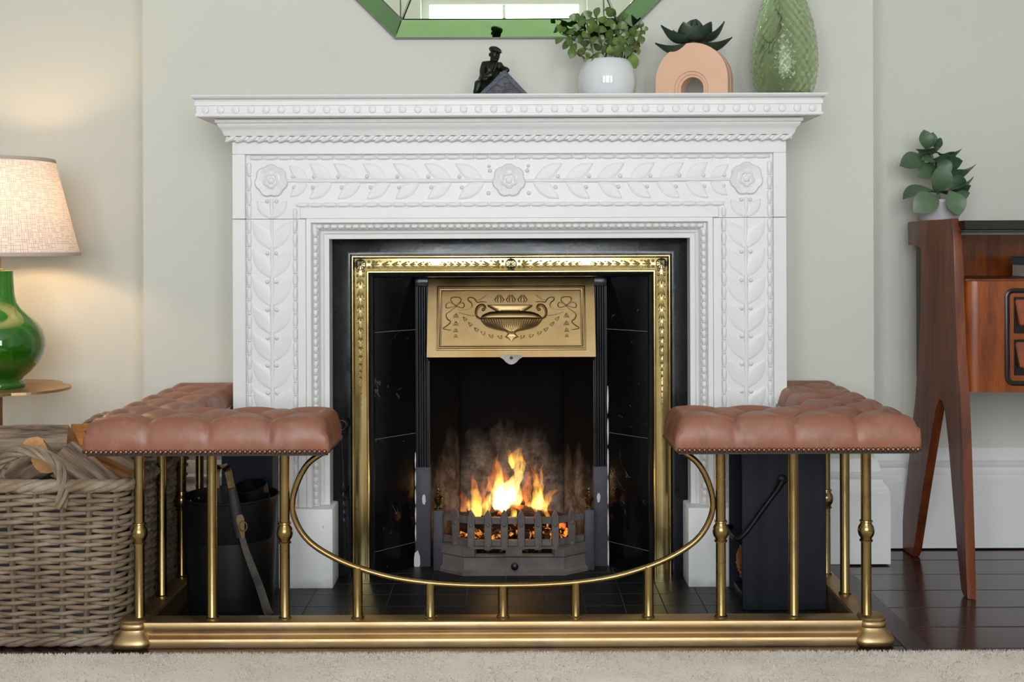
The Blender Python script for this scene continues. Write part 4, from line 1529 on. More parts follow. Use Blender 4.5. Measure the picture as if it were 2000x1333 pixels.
    # rows of studs: front, inner end, outer side
    def row(xa, ya, xb, yb_, nrm):
        L = sqrt((xb - xa) ** 2 + (yb_ - ya) ** 2)
        n_ = round(L / 0.0107)
        rot = Vector((0, 0, 1)).rotation_difference(Vector((nrm[0] * s if nrm[0] else 0, nrm[1], 0))).to_matrix().to_4x4()
        for k in range(n_):
            t = (k + 0.5) / n_
            inst('stud', STUD, Matrix.Translation((FC + s * (xa + (xb - xa) * t + nrm[0] * 0.0015), ya + (yb_ - ya) * t + nrm[1] * 0.0015, SZ0 + 0.0045)) @ rot, o)
    row(xi, yf, xo, yf, (0, -1))
    row(xi, yf, xi, yb, (-1, 0))
    row(xo, yf, xo, yend, (1, 0))
BTN = MB().add(sphere_vf(0.006, (0, 0, 0), 10, 6, (1, 1, 0.5))).mesh('button', M['leather'], 80)
STUD = MB().add(dome_vf(0.0054, 0.0052, 10, 3)).mesh('stud', M['stud'], 80)
for s in (-1, 1):
    seat(s)
# ------------------------------------------------------------------ log basket
wk = M['wicker']
def basket():
    cx, cy = -1.070, -0.205
    w0, d0, w1, d1 = 0.190, 0.225, 0.215, 0.250      # half sizes at foot and rim
    z0, z1 = 0.008, 0.362
    e = thing('log_basket', (cx, cy, 0), 'grey rectangular wicker log basket with twisted loop handles', 'basket')
    def outline(t, n_per=None, off=0.0):
        """closed list of (x, y, s) round the basket at height fraction t; s = arc position"""
        w_ = w0 + (w1 - w0) * t + off; d_ = d0 + (d1 - d0) * t + off
        r = 0.045
        pts = []
        def arc(ax, ay, a0):
            for k in range(5):
                a = a0 + pi / 2 * k / 5
                pts.append((ax + r * cos(a), ay + r * sin(a)))
        def line(xa, ya, xb, yb, n):
            for k in range(n):
                q = k / n
                pts.append((xa + (xb - xa) * q, ya + (yb - ya) * q))
        X, Yh = w_, d_
        line(-X + r, -Yh, X - r, -Yh, 22); arc(X - r, -Yh + r, -pi / 2)
        line(X, -Yh + r, X, Yh - r, 26); arc(X - r, Yh - r, 0)
        line(X - r, Yh, -X + r, Yh, 22); arc(-X + r, Yh - r, pi / 2)
        line(-X, Yh - r, -X, -Yh + r, 26); arc(-X + r, -Yh + r, pi)
        return pts
    base = outline(0.5)
    N = len(base)
    arc = [0.0]
    for i in range(N):
        a, b_ = base[i], base[(i + 1) % N]
        arc.append(arc[-1] + sqrt((a[0] - b_[0]) ** 2 + (a[1] - b_[1]) ** 2))
    Ltot = arc[-1]
    ns = 30                                # stakes
    rows = 34
    rr = random.Random(3)
    def strand(t, phase, r, wob, off=0.0, amp=0.0072):
        o = outline(t, off=off)
        pts = []
        for i in range(N):
            # outward direction
            a = o[i - 1]; b_ = o[(i + 1) % N]
            dx, dy = b_[0] - a[0], b_[1] - a[1]
            l = sqrt(dx * dx + dy * dy)
            nx_, ny_ = dy / l, -dx / l
            q = cos(pi * ns * arc[i] / Ltot + phase) * amp
            dz = wob * sin(arc[i] * 9 + t * 50) + 0.0012 * sin(pi * ns * arc[i] / Ltot + phase)
            pts.append((cx + o[i][0] + nx_ * q, cy + o[i][1] + ny_ * q, z0 + (z1 - z0) * t + dz))
        return tube_vf(pts, r, 6, True)
    for k in range(rows):
        t = (k + 0.8) / (rows + 0.8)
        vs, fs = strand(t, pi * (k % 2), rr.uniform(0.0044, 0.0054), 0.0022)
        mk('woven_strand', vs, fs, wk, e, autosmooth=60)
    # stakes
    for k in range(ns):
        s_ = Ltot * k / ns
        i = max(j for j in range(N) if arc[j] <= s_ + 1e-9)
        f_ = (s_ - arc[i]) / max(1e-6, arc[i + 1] - arc[i])
        pts = []
        for t in (0.0, 0.35, 0.7, 1.0):
            o = outline(t)
            a, b_ = o[i], o[(i + 1) % N]
            pts.append((cx + a[0] + (b_[0] - a[0]) * f_, cy + a[1] + (b_[1] - a[1]) * f_, z0 + (z1 - z0) * t))
        tube('stake', pts, 0.0068, M['wicker_dark'], e, 6)
    # plaited foot and rim
    for (t, off, nst, rad, am) in ((0.0, 0.006, 3, 0.0065, 0.008), (1.0, 0.004, 4, 0.0078, 0.011)):
        o = outline(t, off=off)
        for k in range(nst):
            pts = []
            for i in range(N):
                a = o[i - 1]; b_ = o[(i + 1) % N]
                dx, dy = b_[0] - a[0], b_[1] - a[1]
                l = sqrt(dx * dx + dy * dy)
                ph = 2 * pi * (round(Ltot / 0.13) * arc[i] / Ltot + k / nst)
                q = cos(ph) * am
                pts.append((cx + o[i][0] + dy / l * q, cy + o[i][1] - dx / l * q, z0 + (z1 - z0) * t + sin(ph) * am * 0.75 + (0.004 if t == 0 else 0.002)))
            vs, fs = tube_vf(pts, rad, 6, True)
            mk('plaited_rod', vs, fs, wk, e, autosmooth=60)
    # handles on the two short ends: three rods twisted into a loop
    for sy in (-1, 1):
        yy = cy + sy * (d1 + 0.010)
        main = crom([(cx - 0.082, yy, 0.315), (cx - 0.078, yy, 0.370), (cx - 0.062, yy + sy * 0.004, 0.416), (cx - 0.02, yy + sy * 0.004, 0.441), (cx + 0.02, yy + sy * 0.004, 0.441), (cx + 0.062, yy + sy * 0.004, 0.416), (cx + 0.078, yy, 0.370), (cx + 0.072, yy, 0.318)], 8)
        m = len(main)
        for k in range(4):
            pts = []
            for i, v in enumerate(main):
                tn = (main[min(i + 1, m - 1)] - main[max(i - 1, 0)]).normalized()
                n1 = Vector((0, 1, 0)); n2 = tn.cross(n1)
                ph = 2 * pi * (i / m * 2.6 + k / 4)
                pts.append(v + n1 * cos(ph) * 0.0080 + n2 * sin(ph) * 0.0080)
            tube('handle_rod', pts, 0.0062, wk, e, 6)
    # inner lining and floor of the basket
    bm = bmesh.new()
    bbox(bm, cx - w0 + 0.012, cx + w0 - 0.012, cy - d0 + 0.012, cy + d0 - 0.012, 0.010, 0.020)
    bmo('basket_floor', bm, M['liner'], e)
    bm = bmesh.new()
    for (q0, q1) in (((-w0 + 0.02, -d0 + 0.018), (w0 - 0.02, -d0 + 0.020)), ((-w0 + 0.02, d0 - 0.020), (w0 - 0.02, d0 - 0.018)), ((-w0 + 0.018, -d0 + 0.02), (-w0 + 0.020, d0 - 0.02)), ((w0 - 0.020, -d0 + 0.02), (w0 - 0.018, d0 - 0.02))):
        bbox(bm, cx + q0[0], cx + q1[0], cy + q0[1], cy + q1[1], 0.012, 0.335)
    bmo('basket_lining', bm, M['liner'], e)
    return cx, cy
BCX, BCY = basket()
bm_ = [M['bark'], M['splitwood'], M['endgrain']]
def blog(pa, pb, r, roll, seed, label, wedge=0.35):
    """a log between two points, each given as photo x, photo y, depth"""
    A_, B_ = P(*pa), P(*pb)
    d = B_ - A_
    yaw = math.atan2(d.y, d.x); pitch = math.atan2(d.z, sqrt(d.x ** 2 + d.y ** 2))
    o = log_obj('firewood_log', (A_ + B_) / 2, d.length, r, yaw, pitch, roll, seed, bm_, wedge)
    return tag(o, label, 'log', 'firewood in the wicker basket')
blog((4, 866, -0.08), (142, 861, -0.06), 0.062, pi + 0.9, 11, 'split log lying level on the heap, grey bark with an orange upper edge', 0.42)
blog((138, 856, 0.02), (262, 852, 0.02), 0.036, -0.3, 12, 'orange split log behind the level one, half hidden by the leather seat')
blog((62, 872, -0.28), (118, 930, -0.14), 0.028, 2.4, 13, 'pale split log whose tip rises behind the basket handle')
blog((22, 940, -0.26), (92, 897, -0.405), 0.036, pi + 0.4, 14, 'short grey log with an orange end seen through the basket handle')
blog((130, 884, -0.27), (226, 962, -0.30), 0.032, pi - 0.5, 15, 'long grey split log leaning down towards the basket corner')
blog((98, 905, -0.37), (188, 962, -0.36), 0.024, pi + 0.2, 16, 'silvery bark log slanting beside the right foot of the basket handle')
blog((168, 890, -0.17), (268, 935, -0.20), 0.036, 0.3, 17, 'orange split log under the leather seat at the basket corner')
blog((-40, 915, -0.30), (40, 935, -0.28), 0.042, pi, 18, 'dark log sunk in the basket beside the left foot of the handle')
for k, (x, y, z, yaw, lb) in enumerate(((-1.14, -0.20, 0.25, 1.5, 'lengthwise'), (-1.0, -0.20, 0.22, 1.65, 'crosswise'))):
    o = log_obj('firewood_log', Vector((x, y, z)), 0.34, 0.055, yaw, 0.05, 1.0 + k, 40 + k, bm_)
    tag(o, ('thick bark log lying deep in the basket under the level log', 'thick bark log lying deep in the basket under the leaning grey log')[k], 'log', 'firewood in the wicker basket')

# ------------------------------------------------------------------ side table and lamp
TX, TY, TZ = -1.392, 0.125, 0.515
st = thing('side_table', (TX, TY, 0), 'small brass side table with a scalloped clover top beside the basket', 'side table')
out = []
for k in range(96):
    a = 2 * pi * k / 96
    r = 0.158 + 0.034 * abs(cos(2.0 * a + 0.35)) ** 0.6
    out.append((r * cos(a), r * sin(a)))
n = 96
vs = [(TX + x, TY + y, TZ) for x, y in out] + [(TX + x, TY + y, TZ - 0.007) for x, y in out]
mk('table_top', vs, [tuple(range(n)), tuple(range(n, 2 * n))] + [(i, (i + 1) % n, n + (i + 1) % n, n + i) for i in range(n)], M['brass'], st)
lathe('table_stem', [(0.03, 0), (0.028, 0.004), (0.010, 0.010), (0.009, 0.02), (0.009, TZ - 0.03), (0.02, TZ - 0.008), (0.02, TZ - 0.006)], M['brass'], st, 20, (TX, TY, 0.012))
lathe('table_foot', [(0.0, 0.0), (0.12, 0.0), (0.12, 0.008), (0.10, 0.012), (0.02, 0.018), (0.0, 0.018)], M['brass'], st, 32, (TX, TY, 0.0))
la = thing('table_lamp', (TX, TY, TZ), 'glossy green ceramic table lamp with a pale patterned shade, lit', 'lamp')
def ceramic():
    t = NT('green_glaze')
    co = t.coord('Object')
    t.col(t.mix(t.mapr(t.noise(co, 6, 3), 0.35, 0.7), '#20640c', '#184e0a'))
    t.set(rough=0.06, spec=0.6, coat=0.6, coatr=0.03)
    return t.m
M['ceramic'] = ceramic()
zz = lambda py: zr(py, TY) - TZ
lathe('lamp_body', [(0.0, 0.001), (0.066, 0.001), (0.068, 0.006), (0.066, 0.014), (0.060, 0.020), (0.062, 0.026), (0.080, 0.040), (0.100, 0.062), (0.114, 0.088), (0.1195, 0.112), (0.118, 0.134), (0.110, 0.156), (0.094, 0.178), (0.074, 0.196), (0.056, 0.212), (0.045, 0.230), (0.040, 0.252), (0.0375, 0.290), (0.0365, zz(531)), (0.037, zz(526)), (0.034, zz(525)), (0.0, zz(525))], M['ceramic'], la, 56, (TX, TY, TZ), angle=60)
lathe('lamp_stem', [(0.016, 0), (0.016, 0.004), (0.006, 0.007), (0.006, 0.075), (0.015, 0.078), (0.015, 0.115), (0.0, 0.115)], M['brass_bright'], la, 16, (TX, TY, zr(526, TY)))
def shademat():
    t = NT('maze_print_shade')
    tc = t.n('ShaderNodeTexCoord')
    sep = t.n('ShaderNodeSeparateXYZ')
    t.l(tc.outputs['UV'], sep.inputs[0])
    cmb = t.n('ShaderNodeCombineXYZ')
    t.l(t.math('MULTIPLY', sep.outputs['X'], 220.0), cmb.inputs[0]); t.l(t.math('MULTIPLY', sep.outputs['Y'], 52.0), cmb.inputs[1])
    # broken horizontal and vertical dashes = a maze print
    def dashes(axis, seedoff):
        s2 = t.n('ShaderNodeSeparateXYZ'); t.l(cmb.outputs[0], s2.inputs[0])
        q = s2.outputs[axis]
        line = t.math('LESS_THAN', t.math('ABSOLUTE', t.math('SUBTRACT', t.math('FRACT', q), 0.5)), 0.10)
        wn = t.n('ShaderNodeTexWhiteNoise', noise_dimensions='2D')
        fl_ = t.n('ShaderNodeVectorMath', operation='FLOOR')
        sc_ = t.n('ShaderNodeVectorMath', operation='MULTIPLY')
        sc_.inputs[1].default_value = (1.0, 0.32, 1) if axis == 'X' else (0.36, 1.0, 1)
        t.l(cmb.outputs[0], sc_.inputs[0]); t.l(sc_.outputs[0], fl_.inputs[0])
        t.l(fl_.outputs[0], wn.inputs['Vector'])
        return t.math('MULTIPLY', line, t.math('GREATER_THAN', wn.outputs['Value'], seedoff))
    d = t.math('MAXIMUM', dashes('X', 0.40), dashes('Y', 0.50))
    c = t.mix(t.math('MULTIPLY', d, 0.55), '#e4dad4', '#6e5458')
    dif = t.n('ShaderNodeBsdfDiffuse'); tl = t.n('ShaderNodeBsdfTranslucent')
    t.l(c, dif.inputs[0]); t.l(c, tl.inputs[0])
    mx_ = t.n('ShaderNodeMixShader'); mx_.inputs[0].default_value = 0.17
    t.l(dif.outputs[0], mx_.inputs[1]); t.l(tl.outputs[0], mx_.inputs[2]); t.l(mx_.outputs[0], t.out.inputs[0])
    return t.m
M['shade'] = shademat()
zs0, zs1 = zr(497, TY), zr(307, TY)
r0, r1 = 0.209, 0.143
def shade():
    n = 96; m = 10
    vs, fs = [], []
    for k in range(n):
        a = 2 * pi * k / n
        for i in range(m + 1):
            t = i / m
            r = r0 + (r1 - r0) * t
            vs.append((TX + r * cos(a), TY + r * sin(a), zs0 + (zs1 - zs0) * t))
    for k in range(n):
        for i in range(m):
            fs.append((k * (m + 1) + i, ((k + 1) % n) * (m + 1) + i, ((k + 1) % n) * (m + 1) + i + 1, k * (m + 1) + i + 1))
    me = bpy.data.meshes.new('lamp_shade')
    me.from_pydata(vs, [], fs)
    uv = me.uv_layers.new(name='uv')
    for p in me.polygons:
        k = p.index // m
        for li in p.loop_indices:
            vi = me.loops[li].vertex_index
            kk = vi // (m + 1); i = vi % (m + 1)
            if kk == 0 and k == n - 1:
                kk = n
            uv.data[li].uv = (kk / n, i / m)
    me.polygons.foreach_set('use_smooth', [True] * len(me.polygons))
    me.materials.append(M['shade'])
    return inst('lamp_shade', me, Matrix.Identity(4), la)
sh = shade()
M['tape'] = simple('shade_binding_tape', '#b9aa9c', 0.8)
for (z, r) in ((zs0, r0), (zs1 - 0.010, r1 + 0.002)):
    lathe('shade_binding', [(r + 0.0012, z), (r + 0.0018, z + 0.005), (r - 0.001, z + 0.010), (r - 0.003, z + 0.010), (r - 0.001, z), (r + 0.0012, z)], M['tape'], sh, 64, (TX, TY, 0), cap=False)
bulbm = NT('warm_bulb')
bulbm.b.inputs['Emission Color'].default_value = (1.0, 0.66, 0.36, 1)
bulbm.b.inputs['Emission Strength'].default_value = 120
M['bulb'] = bulbm.m
zb_ = zr(526, TY) + 0.115
lathe('bulb', [(0.0, 0.0), (0.013, 0.0), (0.013, 0.015), (0.022, 0.035), (0.030, 0.055), (0.028, 0.075), (0.015, 0.09), (0.0, 0.093)], M['bulb'], la, 20, (TX, TY, zb_), cap=False)
# ------------------------------------------------------------------ bucket, tongs and the things stored in the fender
BKX, BKY = -0.680, -0.225
bk = thing('coal_bucket', (BKX, BKY, GZ), 'round black metal coal bucket standing inside the fender', 'bucket')
lathe('bucket_body', [(0.0, 0.001), (0.098, 0.001), (0.100, 0.004), (0.108, 0.19), (0.1075, 0.192), (0.1085, 0.194), (0.1125, 0.284), (0.1145, 0.286), (0.1145, 0.290), (0.1115, 0.290), (0.109, 0.284), (0.105, 0.19), (0.097, 0.010), (0.0, 0.010)], M['blackmetal'], bk, 48, (BKX, BKY, GZ), cap=False, angle=30)
for a in (2.6, 2.9):
    q = Vector((BKX + 0.1085 * cos(a), BKY + 0.1085 * sin(a), GZ + 0.268))
    mk('rivet', *sphere_vf(0.0035, q, 8, 6), M['pewter'], bk, smooth=True)
o = thing('black_tin', (BKX + 0.055, BKY + 0.02, GZ + 0.20), 'small black open tin tilted inside the coal bucket', 'tin')
Mx = Matrix.Translation((BKX + 0.055, BKY + 0.02, GZ + 0.225)) @ Matrix.Rotation(0.22, 4, 'X') @ Matrix.Rotation(-0.12, 4, 'Y')
lathe('tin_body', [(0.0, 0.0), (0.042, 0.0), (0.042, 0.045), (0.0435, 0.047), (0.0435, 0.052), (0.042, 0.054), (0.042, 0.088), (0.0405, 0.088), (0.040, 0.004), (0.0, 0.004)], M['blackmetal'], o, 32, cap=False, M=Mx, angle=30)
# rest for the tin inside the bucket: coal
b = MB()
rr = random.Random(9)
for k in range(34):
    a = rr.uniform(0, 2 * pi); q = rr.uniform(0, 0.078)
    s_ = rr.uniform(0.018, 0.03)
    vs, fs = sphere_vf(1, seg=6, rings=4)
    b.add((vs, fs), 0, Matrix.Translation((BKX + q * cos(a), BKY + q * sin(a), GZ + 0.17 + rr.uniform(0, 0.03))) @ Matrix.Rotation(rr.uniform(0, 3), 4, (1, rr.random(), 0.3)) @ Matrix.Diagonal((s_, s_ * 0.8, s_ * 0.7, 1)))
b.add(lathe_vf([(0.0, 0.012), (0.094, 0.012), (0.100, 0.17), (0.0, 0.17)], 24, (BKX, BKY, GZ), cap=False))
M['coal'] = simple('coal_black', '#0a0a0b', 0.4, bump=0.4, bscale=40)
tag(b.build('coal_heap', M['coal'], None, 25), 'heap of black coal inside the round bucket', 'coal', None, 'stuff')
# tongs straddling the rim of the bucket
tg = thing('fire_tongs', P(480, 1100, -0.35), 'fire tongs with black grips and worn steel arms hooked over the bucket', 'tongs')
yt = -0.352
def strap(name, pts, w_, th, mat, parent, up=(1, 0, 0)):
    # flat strip: pts of (px, py, Y)
    q = crom([P(a, b_, c) for a, b_, c in pts], 6)
    vs, fs = [], []
    n_ = len(q)
    ws = w_ if isinstance(w_, list) else [w_] * n_
    for i, v in enumerate(q):
        t = (q[min(i + 1, n_ - 1)] - q[max(i - 1, 0)]).normalized()
        wv = Vector(up); wv = (wv - wv.dot(t) * t).normalized()
        nv = t.cross(wv)
        ww = ws[i] if len(ws) == n_ else ws[0] + (ws[-1] - ws[0]) * i / (n_ - 1)
        for (a, b_) in ((-1, -1), (1, -1), (1, 1), (-1, 1)):
            vs.append(v + wv * a * ww / 2 + nv * b_ * th / 2)
    for i in range(n_ - 1):
        for k in range(4):
            fs.append((i * 4 + k, i * 4 + (k + 1) % 4, i * 4 + 4 + (k + 1) % 4, i * 4 + 4 + k))
    fs.append((0, 1, 2, 3)); fs.append(tuple((n_ - 1) * 4 + k for k in range(4)))
    return mk(name, vs, fs, mat, parent, autosmooth=40)
M['spring'] = brass('spring_steel', '#8f7f68', '#6f5b44', 0.28)
M['oldsteel'] = simple('worn_blade_steel', '#5b5751', 0.5, 0.7, c2='#2c2a29', nscale=14, bump=0.2, bscale=60)
M['grip'] = simple('black_leather_grip', '#161617', 0.65, bump=0.2, bscale=150)
strap('spring_bow', [(424, 962, -0.30), (421, 935, -0.305), (424, 915, -0.315), (434, 909, -0.33), (444, 918, yt + 0.005), (450, 940, yt), (456, 966, yt)], 0.017, 0.0022, M['spring'], tg, up=(1, -0.15, 0.15))
tube('tongs_grip', [P(452, 955, yt), P(458, 985, yt), P(464, 1020, yt), P(470, 1050, yt)], [0.0120, 0.0128, 0.0125, 0.0105], M['grip'], tg, 10, flat=0.7, up=(1, 0, 0))
tube('tongs_grip', [P(424, 955, -0.30), P(428, 985, -0.297), P(434, 1015, -0.29)], [0.0105, 0.0115, 0.0105], M['grip'], tg, 10, flat=0.7, up=(1, 0, 0))
pl = strap('pivot_plate', [(468, 1006, yt - 0.010), (471, 1025, yt - 0.0102), (475, 1052, yt - 0.0095)], [0.010, 0.013, 0.016, 0.018, 0.018, 0.017, 0.016, 0.014, 0.012, 0.011, 0.010, 0.008, 0.006], 0.003, M['spring'], tg)
tube('pivot_eye', [P(474.5 + 8 * cos(a), 1029 + 10 * sin(a), yt - 0.0125) for a in [2 * pi * k / 16 for k in range(16)]], 0.0016, M['brass_dark'], tg, 6, True)
strap('tongs_arm', [(473, 1050, yt), (482, 1080, yt), (497, 1120, yt), (510, 1155, yt), (521, 1190, yt), (527, 1202, yt)], [0.013, 0.021], 0.004, M['oldsteel'], tg)
b = MB()
for k in range(7):
    c = P(513 + k * 1.8, 1166 + k * 4.6, yt)
    b.add(tube_vf([c, c + Vector((-0.004, 0, -0.002))], [0.0022, 0.0004], 5))
b.build('jaw_teeth', M['oldsteel'], tg)

# tall black boxes standing in the corners of the fender
def hodbox(x0, x1, y0, y1, z1, label, handle, slope=False):
    e = thing('log_hod', ((x0 + x1) / 2, (y0 + y1) / 2, GZ), label, 'hod')
    t = 0.004
    box('front_panel', x0, x1, y0, y0 + t, GZ, z1, M['bluemetal'], e, 0.001, 1)
    box('back_panel', x0, x1, y1 - t, y1, GZ, z1, M['bluemetal'], e, 0.001, 1)
    box('floor_panel', x0, x1, y0 + t, y1 - t, GZ, GZ + t, M['bluemetal'], e)
    if handle:
        box('side_panel', x1 - t, x1, y0 + t, y1 - t, GZ + t, z1, M['bluemetal'], e)
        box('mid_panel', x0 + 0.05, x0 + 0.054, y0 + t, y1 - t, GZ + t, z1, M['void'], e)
    else:
        box('side_panel', x0, x0 + t, y0 + t, y1 - t, GZ + t, z1, M['bluemetal'], e)
        box('side_panel', x1 - t, x1, y0 + t, y1 - t, GZ + t, z1, M['bluemetal'], e)
    return e
hb_ = hodbox(0.556, 0.760, -0.210, -0.035, 0.436, 'tall blue-black metal hod with a drop handle inside the fender', True)
yh = -0.218
hp_ = crom([P(1528, 940, yh), P(1519, 956, yh), P(1488, 998, yh), P(1462, 1034, yh), P(1446, 1051, yh), P(1436, 1052, yh + 0.01), P(1426, 1042, yh + 0.06), P(1421, 1030, yh + 0.11), P(1428, 1030, yh + 0.15)], 5)
hd = tube('drop_handle', hp_, [0.0075] * 6 + [0.0062] * (len(hp_) - 6), M['blackmetal'], hb_, 10)
lathe('handle_eye', [(0.0, 0.0), (0.012, 0.0), (0.0125, 0.004), (0.009, 0.007), (0.004, 0.008), (0.0, 0.0085)], M['blackmetal'], hb_, 20, M=onface(P(1529, 938, yh).x, -0.2095, P(1529, 938, yh).z))
hodbox(-0.735, -0.607, -0.095, -0.015, 0.43, 'tall dark metal box standing behind the coal bucket', False)
# coir brush in the gap of the hod
bru = thing('hearth_brush', (0.583, -0.13, GZ + 0.005), 'brown coir hearth brush tucked into the tall metal hod', 'brush')
box('brush_back', 0.562, 0.604, -0.195, -0.06, GZ + 0.004, GZ + 0.03, M['blackmetal'], bru, 0.004, 2)
rr = random.Random(4)
b = MB()
for k in range(2400):
    a = rr.uniform(0, 2 * pi); c_ = rr.uniform(-0.75, 1.0)
    q = sqrt(1 - c_ * c_)
    root = Vector((0.582 + rr.uniform(-0.008, 0.008), -0.130 + rr.uniform(-0.035, 0.035), GZ + 0.065))
    tip = Vector((0.582 + 0.0215 * q * cos(a), -0.130 + 0.066 * q * sin(a), GZ + 0.092 + 0.044 * c_)) + Vector((rr.uniform(-0.002, 0.002), rr.uniform(-0.004, 0.004), rr.uniform(-0.003, 0.004)))
    tip.x = max(0.5602, tip.x)
    b.add(tube_vf([root, root.lerp(tip, 0.6), tip], [0.0011, 0.0011, 0.0005], 3))
M['coir'] = simple('coir_bristle', '#a06a35', 0.8, c2='#6f431d', nscale=60)
o = b.build('bristles', M['coir'], bru)
o['kind'] = 'stuff'
# poker
pk = thing('poker', P(676, 1132, 0.05), 'black twisted iron poker with a ring handle propped against the fireplace', 'poker')
yk = 0.052
M['polished_iron'] = simple('polished_black_iron', '#2c2d32', 0.28, 0.8)
rg = P(667, 831, yk)
tube('ring_handle', [(rg.x + 0.0125 * cos(2 * pi * k / 20), yk, rg.z + 0.0125 * sin(2 * pi * k / 20)) for k in range(20)], 0.0042, M['polished_iron'], pk, 8, True)
q0, q1 = P(667, 842, yk), P(677, 1131, yk - 0.015)
pts, rad = [], []
for k in range(61):
    t = k / 60
    v = q0.lerp(q1, t)
    tw = 1.0 if 0.38 < t < 0.62 else 0.0
    v = v + Vector((0.0022 * cos(t * 110), 0.0022 * sin(t * 110), 0)) * tw
    pts.append(v); rad.append(0.0040 if t < 0.95 else 0.0040 * (1 - t) / 0.05 + 0.0008)
tube('shaft', pts, rad, M['polished_iron'], pk, 8)
# ------------------------------------------------------------------ mirror
def tinted(name, c, rough=0.0):
    t = NT(name); t.col(c); t.set(metal=1.0, rough=rough); return t.m
M['mirror'] = tinted('pale_green_silvered_glass', (0.86, 0.95, 0.74), 0.01)
M['mirror_green'] = tinted('green_mirror_glass', (0.25, 0.45, 0.22), 0.02)
M['mirror_bevel'] = tinted('bevelled_mirror_edge', (0.95, 0.97, 0.97), 0.05)
mi_ = thing('wall_mirror', (-0.006, BY, 1.478), 'octagonal wall mirror framed in green glass above the mantel', 'mirror')
mcx, mz0, ma, ms = -0.006, 1.478, 0.319, 0.30
octo = [(-ma, 0), (ma, 0), (ma + ms, ms), (ma + ms, ms + 0.42), (ma, 2 * ms + 0.42), (-ma, 2 * ms + 0.42), (-ma - ms, ms + 0.42), (-ma - ms, ms)]
octo = [Vector((mcx + x, mz0 + z)) for x, z in octo]
def inset(poly, d):
    n = len(poly); out = []
    for i in range(n):
        def nr(a, b): 
            q = (b - a).normalized(); return Vector((-q.y, q.x))
        n1 = nr(poly[i - 1], poly[i]); n2 = nr(poly[i], poly[(i + 1) % n])
        m = n1 + n2
        out.append(poly[i] + m / m.dot(n1) * d)
    return out
fw_, rw_ = 0.046, 0.17
p0 = octo; p1 = inset(octo, fw_); p2 = inset(octo, fw_ + 0.004); p3 = inset(octo, fw_ + rw_)
yo, yi, y2 = BY - 0.014, BY - 0.030, BY - 0.026
vs, fs = prism_vf([tuple(v) for v in inset(octo, -0.003)], BY - 0.011, BY - 0.0005)
mk('mirror_backing', vs, fs, M['ebony'], mi_)
for i in range(8):
    j = (i + 1) % 8
    def sh_(a, b, t):      # pull the ends in a hair so that neighbouring panels keep their own edges
        return a + (b - a) * t, b + (a - b) * t
    a0, b0 = sh_(p0[i], p0[j], 0.003); a1, b1 = sh_(p1[i], p1[j], 0.0035)
    v = [(a0.x, yo, a0.y), (b0.x, yo, b0.y), (b1.x, yi, b1.y), (a1.x, yi, a1.y)]
    v += [(q[0], q[1] + 0.004, q[2]) for q in v]
    mk('frame_panel', v, [(0, 1, 2, 3), (4, 7, 6, 5), (0, 4, 5, 1), (1, 5, 6, 2), (2, 6, 7, 3), (3, 7, 4, 0)], M['mirror_green'], mi_)
    a2, b2 = sh_(p2[i], p2[j], 0.008); a3, b3 = sh_(p3[i], p3[j], 0.012)
    v = [(a2.x, y2, a2.y), (b2.x, y2, b2.y), (b3.x, y2 + 0.0006, b3.y), (a3.x, y2 + 0.0006, a3.y)]
    v += [(q[0], q[1] + 0.004, q[2]) for q in v]
    mk('mirror_facet', v, [(0, 1, 2, 3), (4, 7, 6, 5), (0, 4, 5, 1), (1, 5, 6, 2), (2, 6, 7, 3), (3, 7, 4, 0)], M['mirror'], mi_)
    q0, q1 = p2[i], p3[i]
    tube('seam_bevel', [(q0.x, y2 + 0.0015, q0.y), (q1.x, y2 + 0.0015, q1.y)], 0.0042, M['mirror_bevel'], mi_, 8, flat=0.6, up=(0, 1, 0))
vs, fs = prism_vf([tuple(v) for v in p3], y2 + 0.001, y2 + 0.005)
mk('mirror_pane', vs, fs, M['mirror'], mi_)

ZS = 1.2795          # mantel shelf
